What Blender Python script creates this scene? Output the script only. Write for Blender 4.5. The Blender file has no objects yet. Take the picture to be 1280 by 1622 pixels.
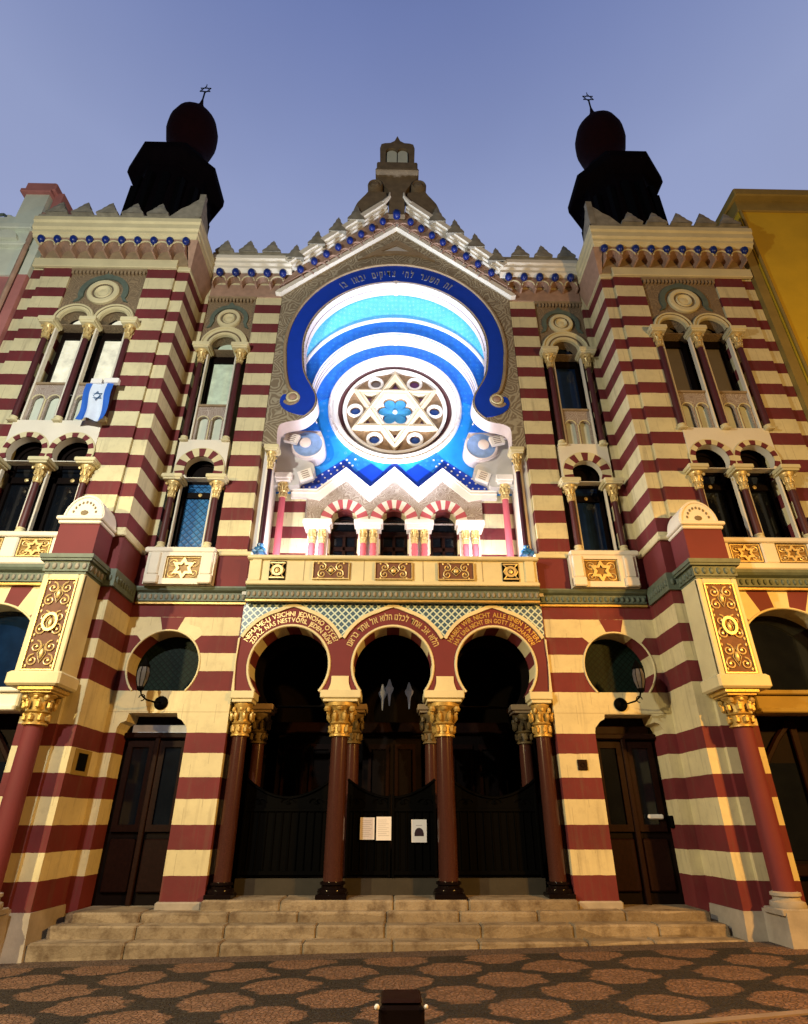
import bpy, math, random
from mathutils import Vector, Matrix
random.seed(7)
sc = bpy.context.scene
COL = sc.collection
R = math.radians
pi = math.pi
# World: X to the right, Y away from the viewer (metres from the camera), Z up. Tower fronts stand at Y = 9.4.

# ------------------------------------------------------------------ materials
MAT = {}
def nt(name):
    m = bpy.data.materials.new(name); m.use_nodes = True
    t = m.node_tree; t.nodes.clear()
    o = t.nodes.new('ShaderNodeOutputMaterial'); b = t.nodes.new('ShaderNodeBsdfPrincipled')
    t.links.new(b.outputs[0], o.inputs[0]); MAT[name] = m
    return m, t, b
def N(t, kind, **kw):
    n = t.nodes.new(kind)
    for k, v in kw.items(): setattr(n, k, v)
    return n
def math_(t, op, a, b=None, clamp=False):
    n = N(t, 'ShaderNodeMath', operation=op); n.use_clamp = clamp
    for i, q in enumerate((a, b)):
        if q is None: continue
        if isinstance(q, (int, float)): n.inputs[i].default_value = q
        else: t.links.new(q, n.inputs[i])
    return n.outputs[0]
def mixc(t, f, a, b):
    n = N(t, 'ShaderNodeMix', data_type='RGBA')
    if isinstance(f, (int, float)): n.inputs[0].default_value = f
    else: t.links.new(f, n.inputs[0])
    for i, q in ((6, a), (7, b)):
        if isinstance(q, tuple): n.inputs[i].default_value = (*q, 1)
        else: t.links.new(q, n.inputs[i])
    return n.outputs[2]
def pos(t): return N(t, 'ShaderNodeNewGeometry').outputs['Position']
def noise(t, vec, scale, detail=4, rough=.55):
    n = N(t, 'ShaderNodeTexNoise'); n.inputs['Scale'].default_value = scale
    n.inputs['Detail'].default_value = detail; n.inputs['Roughness'].default_value = rough
    t.links.new(vec, n.inputs['Vector']); return n.outputs['Fac']
def ramp(t, f, a, b):
    n = N(t, 'ShaderNodeMapRange'); t.links.new(f, n.inputs[0])
    n.inputs[1].default_value = a; n.inputs[2].default_value = b; return n.outputs[0]
def bump(t, b, h, strength=.3, dist=.01):
    n = N(t, 'ShaderNodeBump'); n.inputs['Strength'].default_value = strength
    n.inputs['Distance'].default_value = dist
    t.links.new(h, n.inputs['Height']); t.links.new(n.outputs[0], b.inputs['Normal'])
def stripes_fac(t, p, off=0.0, lower=True):
    """1 where the wall is painted red: courses .631 m apart above, a table of courses below"""
    s = N(t, 'ShaderNodeSeparateXYZ'); t.links.new(p, s.inputs[0]); z = math_(t, 'ADD', s.outputs[2], math_(t, 'MULTIPLY', math_(t, 'SUBTRACT', noise(t, p, 5, 4, .6), .5), .022))
    ph = math_(t, 'FRACT', math_(t, 'DIVIDE', math_(t, 'ADD', z, -12.71 + .3155 - off + 631), .631))
    up = math_(t, 'LESS_THAN', math_(t, 'ABSOLUTE', math_(t, 'SUBTRACT', ph, .5)), .226)
    if not lower: return up
    up = math_(t, 'MULTIPLY', up, math_(t, 'LESS_THAN', z, 12.9))
    cr = N(t, 'ShaderNodeValToRGB'); cr.color_ramp.interpolation = 'CONSTANT'
    tab = [(0, 1), (.85, 0), (1.205, 1), (1.54, 0), (1.9, 1), (2.225, 0), (2.58, 1), (2.9, 0), (3.58, 1), (3.9, 0), (4.235, 1), (4.545, 0), (4.875, 1)]
    tab[1:] = [(a, b) for a, b in tab[1:]]
    e = cr.color_ramp.elements
    while len(e) > 1: e.remove(e[-1])
    e[0].position = 0; e[0].color = (1, 1, 1, 1)
    for a, v in tab[1:]:
        q = e.new(a / 6.2)
        # table: red from .52 to .85, cream to 1.205, ...
        q.color = (v, v, v, 1)
    t.links.new(math_(t, 'DIVIDE', z, 6.2), cr.inputs[0])
    lo = cr.outputs[0]
    isup = math_(t, 'GREATER_THAN', z, 6.15)
    a = math_(t, 'MULTIPLY', up, isup); b = math_(t, 'MULTIPLY', lo, math_(t, 'SUBTRACT', 1, isup))
    return math_(t, 'ADD', a, b)
REDC = (.150, .018, .024); CREAM = (.70, .64, .40)
def simple(name, col, rough=.75, var=.25, scale=3, metal=0, bs=.25, fine=60, spec=.5):
    m, t, b = nt(name); p = pos(t)
    n1 = ramp(t, noise(t, p, scale, 5), .3, .7)
    dark = tuple(c * (1 - var) for c in col)
    c = mixc(t, n1, dark, col)
    n2 = noise(t, p, fine, 3)
    c = mixc(t, math_(t, 'MULTIPLY', ramp(t, n2, .45, .75), .12), c, tuple(x * .5 for x in col))
    t.links.new(c, b.inputs['Base Color'])
    b.inputs['Roughness'].default_value = rough; b.inputs['Metallic'].default_value = metal
    b.inputs['Specular IOR Level'].default_value = (.03 if max(col) < .006 else .08) if max(col) < .02 else spec
    if bs: bump(t, b, n2, bs, .004)
    return m
def speckled(name, col, dot, scale=8, size=.16, var=.25):
    # painted field strewn with small motifs
    m, t, b = nt(name); p = pos(t)
    c = mixc(t, ramp(t, noise(t, p, 5, 5), .3, .7), tuple(x * (1 - var) for x in col), col)
    v = N(t, 'ShaderNodeTexVoronoi'); v.inputs['Scale'].default_value = scale; v.inputs['Randomness'].default_value = .35
    mp = N(t, 'ShaderNodeMapping'); mp.inputs['Scale'].default_value = (1, 0, 1); t.links.new(p, mp.inputs[0]); t.links.new(mp.outputs[0], v.inputs['Vector'])
    d = v.outputs['Distance']
    f = math_(t, 'SUBTRACT', 1, ramp(t, d, size * .7, size)); ringf = math_(t, 'SUBTRACT', 1, ramp(t, math_(t, 'ABSOLUTE', math_(t, 'SUBTRACT', d, size * 2)), .02, .05))
    c = mixc(t, math_(t, 'MULTIPLY', math_(t, 'MAXIMUM', f, math_(t, 'MULTIPLY', ringf, .6)), .55), c, dot)
    t.links.new(c, b.inputs['Base Color']); b.inputs['Roughness'].default_value = .65; bump(t, b, noise(t, p, 40, 3), .2, .004)
def striped(name, off=0.0, lower=True, red=REDC, cream=CREAM):
    m, t, b = nt(name); p = pos(t)
    f = stripes_fac(t, p, off, lower)
    n1 = ramp(t, noise(t, p, 1.3, 6, .6), .35, .7); n2 = noise(t, p, 45, 3)
    cr = mixc(t, n1, tuple(x * .82 for x in cream), cream); rd = mixc(t, n1, tuple(x * .75 for x in red), tuple(x * 1.1 for x in red))
    c = mixc(t, f, cr, rd)
    # rain streaks
    mp = N(t, 'ShaderNodeMapping'); mp.inputs['Scale'].default_value = (9, 9, .7); t.links.new(p, mp.inputs[0])
    st = ramp(t, noise(t, mp.outputs[0], 1, 4), .55, .8)
    c = mixc(t, math_(t, 'MULTIPLY', st, .45), c, (.13, .09, .06))
    bl_ = ramp(t, noise(t, p, 7, 8, .7), .5, .72); c = mixc(t, math_(t, 'MULTIPLY', bl_, .16), c, (.10, .07, .05))
    # faint joints between the blocks
    sp = N(t, 'ShaderNodeSeparateXYZ'); t.links.new(p, sp.inputs[0]); q = math_(t, 'ADD', sp.outputs[0], sp.outputs[1])
    row = math_(t, 'FLOOR', math_(t, 'DIVIDE', math_(t, 'ADD', sp.outputs[2], 10 - .12), .3155))
    jx = math_(t, 'FRACT', math_(t, 'ADD', math_(t, 'DIVIDE', math_(t, 'ADD', q, 50), .56), math_(t, 'MULTIPLY', row, .5)))
    c = mixc(t, math_(t, 'MULTIPLY', math_(t, 'LESS_THAN', jx, .014), .35), c, (.10, .06, .04))
    t.links.new(c, b.inputs['Base Color']); b.inputs['Roughness'].default_value = .8
    bump(t, b, n2, .25, .004)
    return m
striped('striped_plaster'); striped('striped_recess', .11, False)
simple('red_plaster', REDC, .75, .2, 1.5)
simple('cream_stone', CREAM, .7, .18, 2)
simple('white_stone', (.78, .74, .64), .6, .12, 2)
simple('tan_stone', (.34, .25, .15), .8, .3, 5)
simple('pink_tan', (.42, .27, .20), .8, .3, 6)
simple('merlon_stone', (.33, .31, .25), .85, .45, 5)
simple('dark_stone', (.20, .15, .09), .85, .4, 5)
simple('green_paint', (.12, .16, .13), .6, .3, 8)
simple('gold', (.62, .42, .12), .42, .35, 22, .35, .5, 45)
simple('gold_light', (.75, .58, .26), .4, .2, 16, .35, .4)
simple('gold_ground', (.17, .07, .04), .7, .3, 20)
simple('maroon_granite', (.075, .027, .020), .16, .5, 90, 0, 0, 160)
simple('maroon_paint', (.075, .014, .018), .5, .2, 9)
simple('tracery_stone', (.30, .18, .095), .8, .45, 12)
simple('star_stone', (.74, .61, .42), .7, .2, 6)
simple('column_shaded', (.035, .006, .012), .3, .3, 9)  # recess front columns, colour darkened so they read as backlit silhouettes
simple('black_base', (.008, .005, .005), .15, .2, 9, 0, 0)
simple('ball_blue', (.004, .022, .20), .35, .15, 5, 0, 0)
simple('deep_blue', (.003, .045, .50), .45, .12, 4, 0, .1)
speckled('mid_blue', (.003, .17, .80), (.06, .38, .9), 7, .15)
speckled('sky_blue', (.008, .30, .95), (.25, .55, .95), 5, .08, .2)
speckled('pale_blue', (.09, .50, .95), (.35, .72, .95), 9, .18, .15)
simple('volute_blue', (.26, .42, .80), .5, .25, 12, 0, .3)
simple('recess_cream', (.80, .70, .69), .6, .08, 3, 0, .15)
simple('recess_white', (.85, .80, .76), .6, .06, 4, 0, .15)
simple('recess_grey', (.55, .54, .53), .6, .08, 4, 0, .15)
simple('recess_pink', (.52, .10, .14), .6, .1, 4, 0, .15)
simple('groove', (.25, .2, .19), .8, .1, 4, 0, 0)
simple('dark_wood', (.007, .0035, .003), .6, .4, 20)
simple('brown_wood', (.016, .0055, .004), .5, .4, 20)
simple('black_iron', (.0018, .0018, .0018), .6, .3, 20)
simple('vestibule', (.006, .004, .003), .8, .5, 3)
simple('copper_black', (.004, .0025, .004), .9, .3, 5)
simple('maroon_dome', (.018, .0035, .005), .9, .3, 5)
simple('threshold_stone', (.04, .034, .024), .8, .3, 5)
simple('paper', (.80, .80, .84), .7, .04, 5, 0, 0)
simple('ink', (.03, .01, .02), .8, .1, 5, 0, 0)
simple('grey_text', (.45, .45, .5), .8, .1, 5, 0, 0)
simple('flag_white', (.62, .72, .90), .8, .1, 7); simple('flag_blue', (.015, .12, .58), .8, .1, 7); simple('flag_star', (.02, .10, .25), .8, .1, 7)
simple('pink_render', (.46, .18, .17), .85, .25, 2); simple('pale_render', (.66, .72, .62), .85, .2, 2)
simple('yellow_render', (.74, .50, .02), .85, .2, 1.2); simple('ochre_render', (.33, .24, .06), .85, .25, 2)
simple('added_terrace_render', (.10, .085, .07), .9, .3, 1)
simple('gold_shaded', (.16, .11, .04), .6, .4, 12)  # gold of the inner porch capitals, darkened to stand in for porch shade
simple('gold_dark', (.30, .17, .045), .5, .4, 12, .2)
simple('steel_white', (.8, .8, .8), .4, .05, 5)
simple('blind_dimmed', (.17, .15, .125), .6, .15, 2, 0, 0)  # right tower blinds, colour darkened for the weaker light on that side
simple('carve_hollow', (.22, .17, .10), .9, .2, 5)
simple('silver', (.5, .5, .52), .35, .1, 5, .6)

def glassy(name, col, rough=.12, emit=None, pat=0):
    m, t, b = nt(name); p = pos(t)
    if name == 'glass_green_dark': b.inputs['Specular IOR Level'].default_value = .1
    c = mixc(t, ramp(t, noise(t, p, 4, 4), .3, .7), tuple(x * .6 for x in col), col)
    if pat:
        s = N(t, 'ShaderNodeSeparateXYZ'); t.links.new(p, s.inputs[0])
        u = math_(t, 'MULTIPLY', math_(t, 'ADD', s.outputs[0], s.outputs[2]), pat); v = math_(t, 'MULTIPLY', math_(t, 'SUBTRACT', s.outputs[0], s.outputs[2]), pat)
        g = math_(t, 'MAXIMUM', math_(t, 'ABSOLUTE', math_(t, 'SUBTRACT', math_(t, 'FRACT', math_(t, 'ADD', u, 100)), .5)), math_(t, 'ABSOLUTE', math_(t, 'SUBTRACT', math_(t, 'FRACT', math_(t, 'ADD', v, 100)), .5)))
        c = mixc(t, math_(t, 'GREATER_THAN', g, .42), c, tuple(x * .25 for x in col)); bump(t, b, g, .4, .01)
    t.links.new(c, b.inputs['Base Color']); b.inputs['Roughness'].default_value = rough
    if emit:
        t.links.new(c, b.inputs['Emission Color']); b.inputs['Emission Strength'].default_value = emit
    return m
glassy('glass_dark', (.006, .008, .012), .08); glassy('glass_blueblack', (.008, .022, .06), .1)
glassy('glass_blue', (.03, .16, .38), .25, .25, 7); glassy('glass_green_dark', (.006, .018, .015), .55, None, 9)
glassy('glass_shop', (.004, .018, .06), .08)
glassy('blind_white_glow', (.88, .86, .70), .5, .42); glassy('blind_green_glow', (.60, .72, .56), .5, .22)  # own glow put into the blinds, standing in for street light on them
glassy('rose_blue', (.06, .30, .60), .3, .06); glassy('rose_violet', (.16, .05, .16), .3); glassy('rose_navy', (.02, .07, .30), .3); glassy('rose_grey', (.25, .20, .20), .4)
glassy('transom', (.55, .62, .75), .3, .12)  # pale colour and glow stand in for light reflected in the left fanlight
glassy('pendant_glass', (.45, .45, .48), .3, .10)
glassy('lantern_glass', (.10, .10, .11), .2, .02)

def ornament(name, base, dark, scale=2.3):
    m, t, b = nt(name); p = pos(t)
    v = N(t, 'ShaderNodeTexVoronoi', feature='DISTANCE_TO_EDGE'); v.inputs['Scale'].default_value = scale
    wn = N(t, 'ShaderNodeTexNoise'); wn.inputs['Scale'].default_value = 3; t.links.new(p, wn.inputs['Vector'])
    ad = N(t, 'ShaderNodeVectorMath', operation='ADD'); sc_ = N(t, 'ShaderNodeVectorMath', operation='SCALE'); sc_.inputs['Scale'].default_value = .25
    t.links.new(wn.outputs['Color'], sc_.inputs[0]); t.links.new(p, ad.inputs[0]); t.links.new(sc_.outputs[0], ad.inputs[1]); t.links.new(ad.outputs[0], v.inputs['Vector'])
    D_ = v.outputs['Distance']
    def pulse(c0, w0): return math_(t, 'SUBTRACT', 1, ramp(t, math_(t, 'ABSOLUTE', math_(t, 'SUBTRACT', D_, c0)), w0 * .5, w0))
    f = math_(t, 'MAXIMUM', math_(t, 'MAXIMUM', pulse(0, .05), pulse(.13, .03)), pulse(.27, .045))
    c = mixc(t, f, dark, base)
    t.links.new(c, b.inputs['Base Color']); b.inputs['Roughness'].default_value = .8
    bump(t, b, f, .5, .01)
ornament('arabesque', (.34, .30, .22), (.19, .15, .10), 2.2); ornament('arabesque_pale', (.46, .40, .36), (.28, .22, .19), 6)
ornament('frieze_orn', (.27, .20, .12), (.18, .13, .08), 5)

def tiles(name):
    m, t, b = nt(name); p = pos(t)
    s = N(t, 'ShaderNodeSeparateXYZ'); t.links.new(p, s.inputs[0]); k = 1 / .095
    def cell(q): return math_(t, 'ABSOLUTE', math_(t, 'SUBTRACT', math_(t, 'FRACT', math_(t, 'ADD', math_(t, 'MULTIPLY', q, k), 200.)), .5))
    a = cell(math_(t, 'MULTIPLY', math_(t, 'ADD', s.outputs[0], s.outputs[2]), .7071)); c_ = cell(math_(t, 'MULTIPLY', math_(t, 'SUBTRACT', s.outputs[0], s.outputs[2]), .7071))
    g = math_(t, 'MAXIMUM', a, c_)
    line = math_(t, 'GREATER_THAN', g, .385)
    inner = math_(t, 'MULTIPLY', math_(t, 'LESS_THAN', g, .27), math_(t, 'GREATER_THAN', g, .1))
    c = mixc(t, inner, (.10, .20, .26), (.025, .05, .12)); c = mixc(t, line, c, (.55, .66, .60))
    t.links.new(c, b.inputs['Base Color']); b.inputs['Roughness'].default_value = .35; bump(t, b, line, .5, .006)
tiles('lattice_tiles')

def pavement_mat():
    m, t, b = nt('setts'); p = pos(t)
    s = N(t, 'ShaderNodeSeparateXYZ'); t.links.new(p, s.inputs[0])
    nz = N(t, 'ShaderNodeTexNoise'); nz.inputs['Scale'].default_value = 5; nz.inputs['Detail'].default_value = 4; t.links.new(p, nz.inputs['Vector'])
    wob = math_(t, 'MULTIPLY', math_(t, 'SUBTRACT', nz.outputs['Fac'], .5), .34)
    x = math_(t, 'DIVIDE', math_(t, 'ADD', s.outputs[0], -.09 + 120), 1.19); y = math_(t, 'DIVIDE', math_(t, 'ADD', s.outputs[1], -8.32 + 110), 1.1)
    u = math_(t, 'ADD', math_(t, 'ADD', x, y), wob); v = math_(t, 'ADD', math_(t, 'SUBTRACT', x, y), wob)
    fu = math_(t, 'ABSOLUTE', math_(t, 'SUBTRACT', math_(t, 'FRACT', math_(t, 'ADD', u, -.3361 + .5)), .5))
    fv = math_(t, 'ABSOLUTE', math_(t, 'SUBTRACT', math_(t, 'FRACT', math_(t, 'ADD', v, 100 -.3361 + .5)), .5))
    mx = math_(t, 'MAXIMUM', fu, fv); sm = math_(t, 'ADD', fu, fv)
    dk = math_(t, 'MAXIMUM', ramp(t, mx, .385, .43), ramp(t, sm, .575, .63))
    # small setts
    vo = N(t, 'ShaderNodeTexVoronoi'); vo.inputs['Scale'].default_value = 21; t.links.new(p, vo.inputs['Vector'])
    ve = N(t, 'ShaderNodeTexVoronoi', feature='DISTANCE_TO_EDGE'); ve.inputs['Scale'].default_value = 21; t.links.new(p, ve.inputs['Vector'])
    sv = N(t, 'ShaderNodeSeparateColor'); t.links.new(vo.outputs['Color'], sv.inputs[0])
    c1 = mixc(t, sv.outputs[0], (.14, .072, .040), (.25, .135, .080)); c2 = mixc(t, sv.outputs[0], (.005, .004, .003), (.018, .014, .010))
    c = mixc(t, dk, c1, c2)
    jt = math_(t, 'SUBTRACT', 1, ramp(t, ve.outputs['Distance'], .02, .09))
    c = mixc(t, math_(t, 'MULTIPLY', jt, .35), c, (.04, .028, .02))
    # dirt patches and a plain worn band before the steps
    d = ramp(t, noise(t, p, .8, 5), .4, .7); c = mixc(t, math_(t, 'MULTIPLY', d, .18), c, (.09, .06, .045))
    band = math_(t, 'GREATER_THAN', s.outputs[1], 9.05)
    c = mixc(t, band, c, mixc(t, sv.outputs[0], (.075, .048, .038), (.12, .08, .062)))
    t.links.new(c, b.inputs['Base Color']); b.inputs['Roughness'].default_value = .7
    bump(t, b, ramp(t, ve.outputs['Distance'], 0, .15), 1.0, .02)
pavement_mat()
def steps_mat():
    m, t, b = nt('step_stone'); p = pos(t)
    br = N(t, 'ShaderNodeTexVoronoi'); br.inputs['Scale'].default_value = 1.0; mp = N(t, 'ShaderNodeMapping'); mp.inputs['Scale'].default_value = (.9, 3, 7.2)
    t.links.new(p, mp.inputs[0]); t.links.new(mp.outputs[0], br.inputs['Vector']); sv = N(t, 'ShaderNodeSeparateColor'); t.links.new(br.outputs['Color'], sv.inputs[0])
    c = mixc(t, sv.outputs[0], (.19, .15, .10), (.33, .27, .19))
    c = mixc(t, ramp(t, noise(t, p, 3.5, 7, .7), .46, .68), c, (.11, .075, .045))
    c = mixc(t, ramp(t, noise(t, p, 1.1, 5, .6), .55, .75), c, (.36, .31, .24))
    n2 = noise(t, p, 30, 5)
    t.links.new(c, b.inputs['Base Color']); b.inputs['Roughness'].default_value = .85; bump(t, b, n2, .6, .02)
steps_mat()
simple('plinth_stone', (.42, .38, .33), .85, .35, 3, 0, .5, 25)
simple('kerb_stone', (.30, .22, .16), .85, .35, 3, 0, .5, 25)

# ------------------------------------------------------------------ geometry
def curve_mesh(paths, thick, bev=0):
    cu = bpy.data.curves.new('c', 'CURVE'); cu.dimensions = '2D'; cu.fill_mode = 'BOTH'; cu.extrude = thick / 2
    for p in paths:
        sp = cu.splines.new('POLY'); sp.points.add(len(p) - 1)
        for q, (x, z) in zip(sp.points, p): q.co = (x, z, 0, 1)
        sp.use_cyclic_u = True
    o = bpy.data.objects.new('c', cu); me = bpy.data.meshes.new_from_object(o)
    vs = [tuple(v.co) for v in me.vertices]; fs = [tuple(f.vertices) for f in me.polygons]
    bpy.data.objects.remove(o); bpy.data.curves.remove(cu); bpy.data.meshes.remove(me)
    return vs, fs
def char_mesh(ch, cache={}):
    if ch not in cache:
        cu = bpy.data.curves.new('t', 'FONT'); cu.body = ch; cu.size = 1; cu.extrude = .02; cu.offset = .02; cu.align_x = 'CENTER'; cu.resolution_u = 3
        o = bpy.data.objects.new('t', cu); me = bpy.data.meshes.new_from_object(o)
        vs = [tuple(v.co) for v in me.vertices]; fs = [tuple(f.vertices) for f in me.polygons]
        bpy.data.objects.remove(o); bpy.data.curves.remove(cu); bpy.data.meshes.remove(me)
        w = (max(v[0] for v in vs) - min(v[0] for v in vs)) if vs else .25
        cache[ch] = (vs, fs, w)
    return cache[ch]

class MB:
    def __init__(s, side=1): s.v = []; s.f = []; s.m = []; s.side = side; s.cm = 0
    def add(s, vs, fs, m=None):
        k = len(s.v); s.v += [tuple(v) for v in vs]; s.f += [tuple(i + k for i in f) for f in fs]; s.m += [s.cm if m is None else m] * len(fs); return s
    def box(s, x0, x1, y0, y1, z0, z1, m=None):
        if x0 > x1: x0, x1 = x1, x0
        v = [(x0, y0, z0), (x1, y0, z0), (x1, y1, z0), (x0, y1, z0), (x0, y0, z1), (x1, y0, z1), (x1, y1, z1), (x0, y1, z1)]
        return s.add(v, [(0, 3, 2, 1), (4, 5, 6, 7), (0, 1, 5, 4), (1, 2, 6, 5), (2, 3, 7, 6), (3, 0, 4, 7)], m)
    def bbox(s, x0, x1, y0, y1, z0, z1, b=.012, m=None):
        """box with chamfered edges"""
        if x0 > x1: x0, x1 = x1, x0
        X = (x0, x0 + b, x1 - b, x1); Y = (y0, y0 + b, y1 - b, y1); Z = (z0, z0 + b, z1 - b, z1)
        ring = lambda xa, xb, ya, yb, z: [(xa, ya, z), (xb, ya, z), (xb, yb, z), (xa, yb, z)]
        def oct_(i, z): # 8 gon
            d = b if i else 2 * b
            a = x0 + (0 if i else b); c = x1 - (0 if i else b); e = y0 + (0 if i else b); g = y1 - (0 if i else b)
            return [(a + b, e, z), (c - b, e, z), (c, e + b, z), (c, g - b, z), (c - b, g, z), (a + b, g, z), (a, g - b, z), (a, e + b, z)]
        v = oct_(0, z0) + oct_(1, z0 + b) + oct_(1, z1 - b) + oct_(0, z1)
        f = [tuple(range(7, -1, -1)), tuple(range(24, 32))]
        for r in range(3):
            for i in range(8):
                j = (i + 1) % 8; f.append((r * 8 + i, r * 8 + j, (r + 1) * 8 + j, (r + 1) * 8 + i))
        return s.add(v, f, m)
    def plate(s, paths, y0, y1, m=None):
        vs, fs = curve_mesh(paths, y1 - y0); ym = (y0 + y1) / 2
        return s.add([(x, ym - z, y) for x, y, z in vs], fs, m)
    def hbar(s, x0, x1, prof, m=None):
        """prof: list of (y, z) swept along X"""
        n = len(prof); v = [(x0, y, z) for y, z in prof] + [(x1, y, z) for y, z in prof]
        f = [(i, (i + 1) % n, n + (i + 1) % n, n + i) for i in range(n)] + [tuple(range(n - 1, -1, -1)), tuple(range(n, 2 * n))]
        return s.add(v, f, m)
    def ybar(s, x_of, y0, y1, prof, m=None):
        n = len(prof); v = [(x, y0, z) for x, z in prof] + [(x, y1, z) for x, z in prof]
        f = [(i, (i + 1) % n, n + (i + 1) % n, n + i) for i in range(n)] + [tuple(range(n - 1, -1, -1)), tuple(range(n, 2 * n))]
        return s.add(v, f, m)
    def lathe(s, cx, cy, prof, seg=20, m=None, rot=0, sq=False):
        v = []; f = []
        for r, z in prof:
            for i in range(seg):
                a = 2 * pi * i / seg + rot
                k = 1
                v.append((cx + r * k * math.cos(a), cy + r * k * math.sin(a), z))
        n = len(prof)
        for j in range(n - 1):
            for i in range(seg):
                k = (i + 1) % seg; f.append((j * seg + i, j * seg + k, (j + 1) * seg + k, (j + 1) * seg + i))
        f.append(tuple(range(seg - 1, -1, -1))); f.append(tuple((n - 1) * seg + i for i in range(seg)))
        return s.add(v, f, m)
    def disc(s, cx, cz, y0, prof, seg=32, kz=1, m=None):
        """lathe round the Y axis; prof (r, dy)"""
        v = []; f = []
        for r, d in prof:
            for i in range(seg):
                a = 2 * pi * i / seg; v.append((cx + r * math.cos(a), y0 + d, cz + kz * r * math.sin(a)))
        n = len(prof)
        for j in range(n - 1):
            for i in range(seg):
                k = (i + 1) % seg; f.append((j * seg + i, j * seg + k, (j + 1) * seg + k, (j + 1) * seg + i))
        if prof[0][0] > 1e-4 and prof[0][0] < prof[-1][0] or True:
            pass
        s.add(v, f, m); return s
    def sph(s, cx, cy, cz, rx, ry, rz, seg=10, m=None):
        v = [(cx, cy, cz - rz)]; h = seg // 2
        for j in range(1, h):
            t = -pi / 2 + pi * j / h
            for i in range(seg):
                a = 2 * pi * i / seg; v.append((cx + rx * math.cos(t) * math.cos(a), cy + ry * math.cos(t) * math.sin(a), cz + rz * math.sin(t)))
        v.append((cx, cy, cz + rz)); f = []
        for i in range(seg): f.append((0, 1 + (i + 1) % seg, 1 + i))
        for j in range(h - 2):
            for i in range(seg):
                k = (i + 1) % seg; f.append((1 + j * seg + i, 1 + j * seg + k, 1 + (j + 1) * seg + k, 1 + (j + 1) * seg + i))
        L = len(v) - 1; b0 = 1 + (h - 2) * seg
        for i in range(seg): f.append((b0 + i, b0 + (i + 1) % seg, L))
        return s.add(v, f, m)
    def tube(s, pts, r, seg=6, closed=False, m=None):
        P = [Vector(p) for p in pts]; n = len(P); v = []; f = []
        for i, p in enumerate(P):
            if closed: d = P[(i + 1) % n] - P[i - 1]
            else: d = P[min(i + 1, n - 1)] - P[max(i - 1, 0)]
            d.normalize(); up = Vector((0, 1, 0)) if abs(d.y) < .9 else Vector((1, 0, 0))
            a = d.cross(up).normalized(); b = d.cross(a)
            rr = r[i] if isinstance(r, (list, tuple)) else r
            for k in range(seg):
                t = 2 * pi * k / seg; v.append(p + a * (rr * math.cos(t)) + b * (rr * math.sin(t)))
        for i in range(n if closed else n - 1):
            j = (i + 1) % n
            for k in range(seg):
                l = (k + 1) % seg; f.append((i * seg + k, i * seg + l, j * seg + l, j * seg + k))
        if not closed: f.append(tuple(range(seg))); f.append(tuple((n - 1) * seg + k for k in range(seg - 1, -1, -1)))
        return s.add(v, f, m)
    def build(s, name, mats, parent=None, smooth=False, **kw):
        v = s.v; f = s.f
        if s.side == -1: v = [(-x, y, z) for x, y, z in v]; f = [tuple(reversed(q)) for q in f]
        me = bpy.data.meshes.new(name); me.from_pydata(v, [], f)
        for q in (mats if isinstance(mats, (list, tuple)) else [mats]): me.materials.append(MAT[q])
        me.polygons.foreach_set('material_index', s.m)
        if smooth: me.polygons.foreach_set('use_smooth', [True] * len(f))
        me.update(); me.validate()
        if not smooth or smooth:
            import bmesh
            bm = bmesh.new(); bm.from_mesh(me); bmesh.ops.recalc_face_normals(bm, faces=bm.faces)
            bm.to_mesh(me); bm.free()
        if smooth:
            try: me.set_sharp_from_angle(angle=R(40))
            except Exception: pass
        if name in SPLIT:
            ps = split_mesh(me)
            if ps:
                obs = []
                for q in ps:
                    ob = bpy.data.objects.new(name, q); COL.objects.link(ob); obs.append(ob)
                    if parent: ob.parent = parent; ob.matrix_parent_inverse = Matrix.Translation(-world_loc(parent))
                return obs[0]
        o = bpy.data.objects.new(name, me); COL.objects.link(o)
        if parent: o.parent = parent; o.matrix_parent_inverse = Matrix.Translation(-world_loc(parent))
        for k, q in kw.items(): o[k] = q
        return o
SPLIT = {'gate_scrolls', 'striped_soffit', 'inner_arches', 'base_band', 'fan_stones', 'diamond_field', 'impost', 'tip_glass', 'string_course', 'plinth', 'key_seam', 'gate_sill', 'dentils_', 'vestibule_walls', 'arch_mouldings', 'return_collar', 'archivolt', 'arch_gilding', 'jamb', 'pane', 'flag_clip', 'stud', 'parapet', 'frieze_band', 'arch_moulding', 'panel_ground', 'soffit_lines'}
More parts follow.
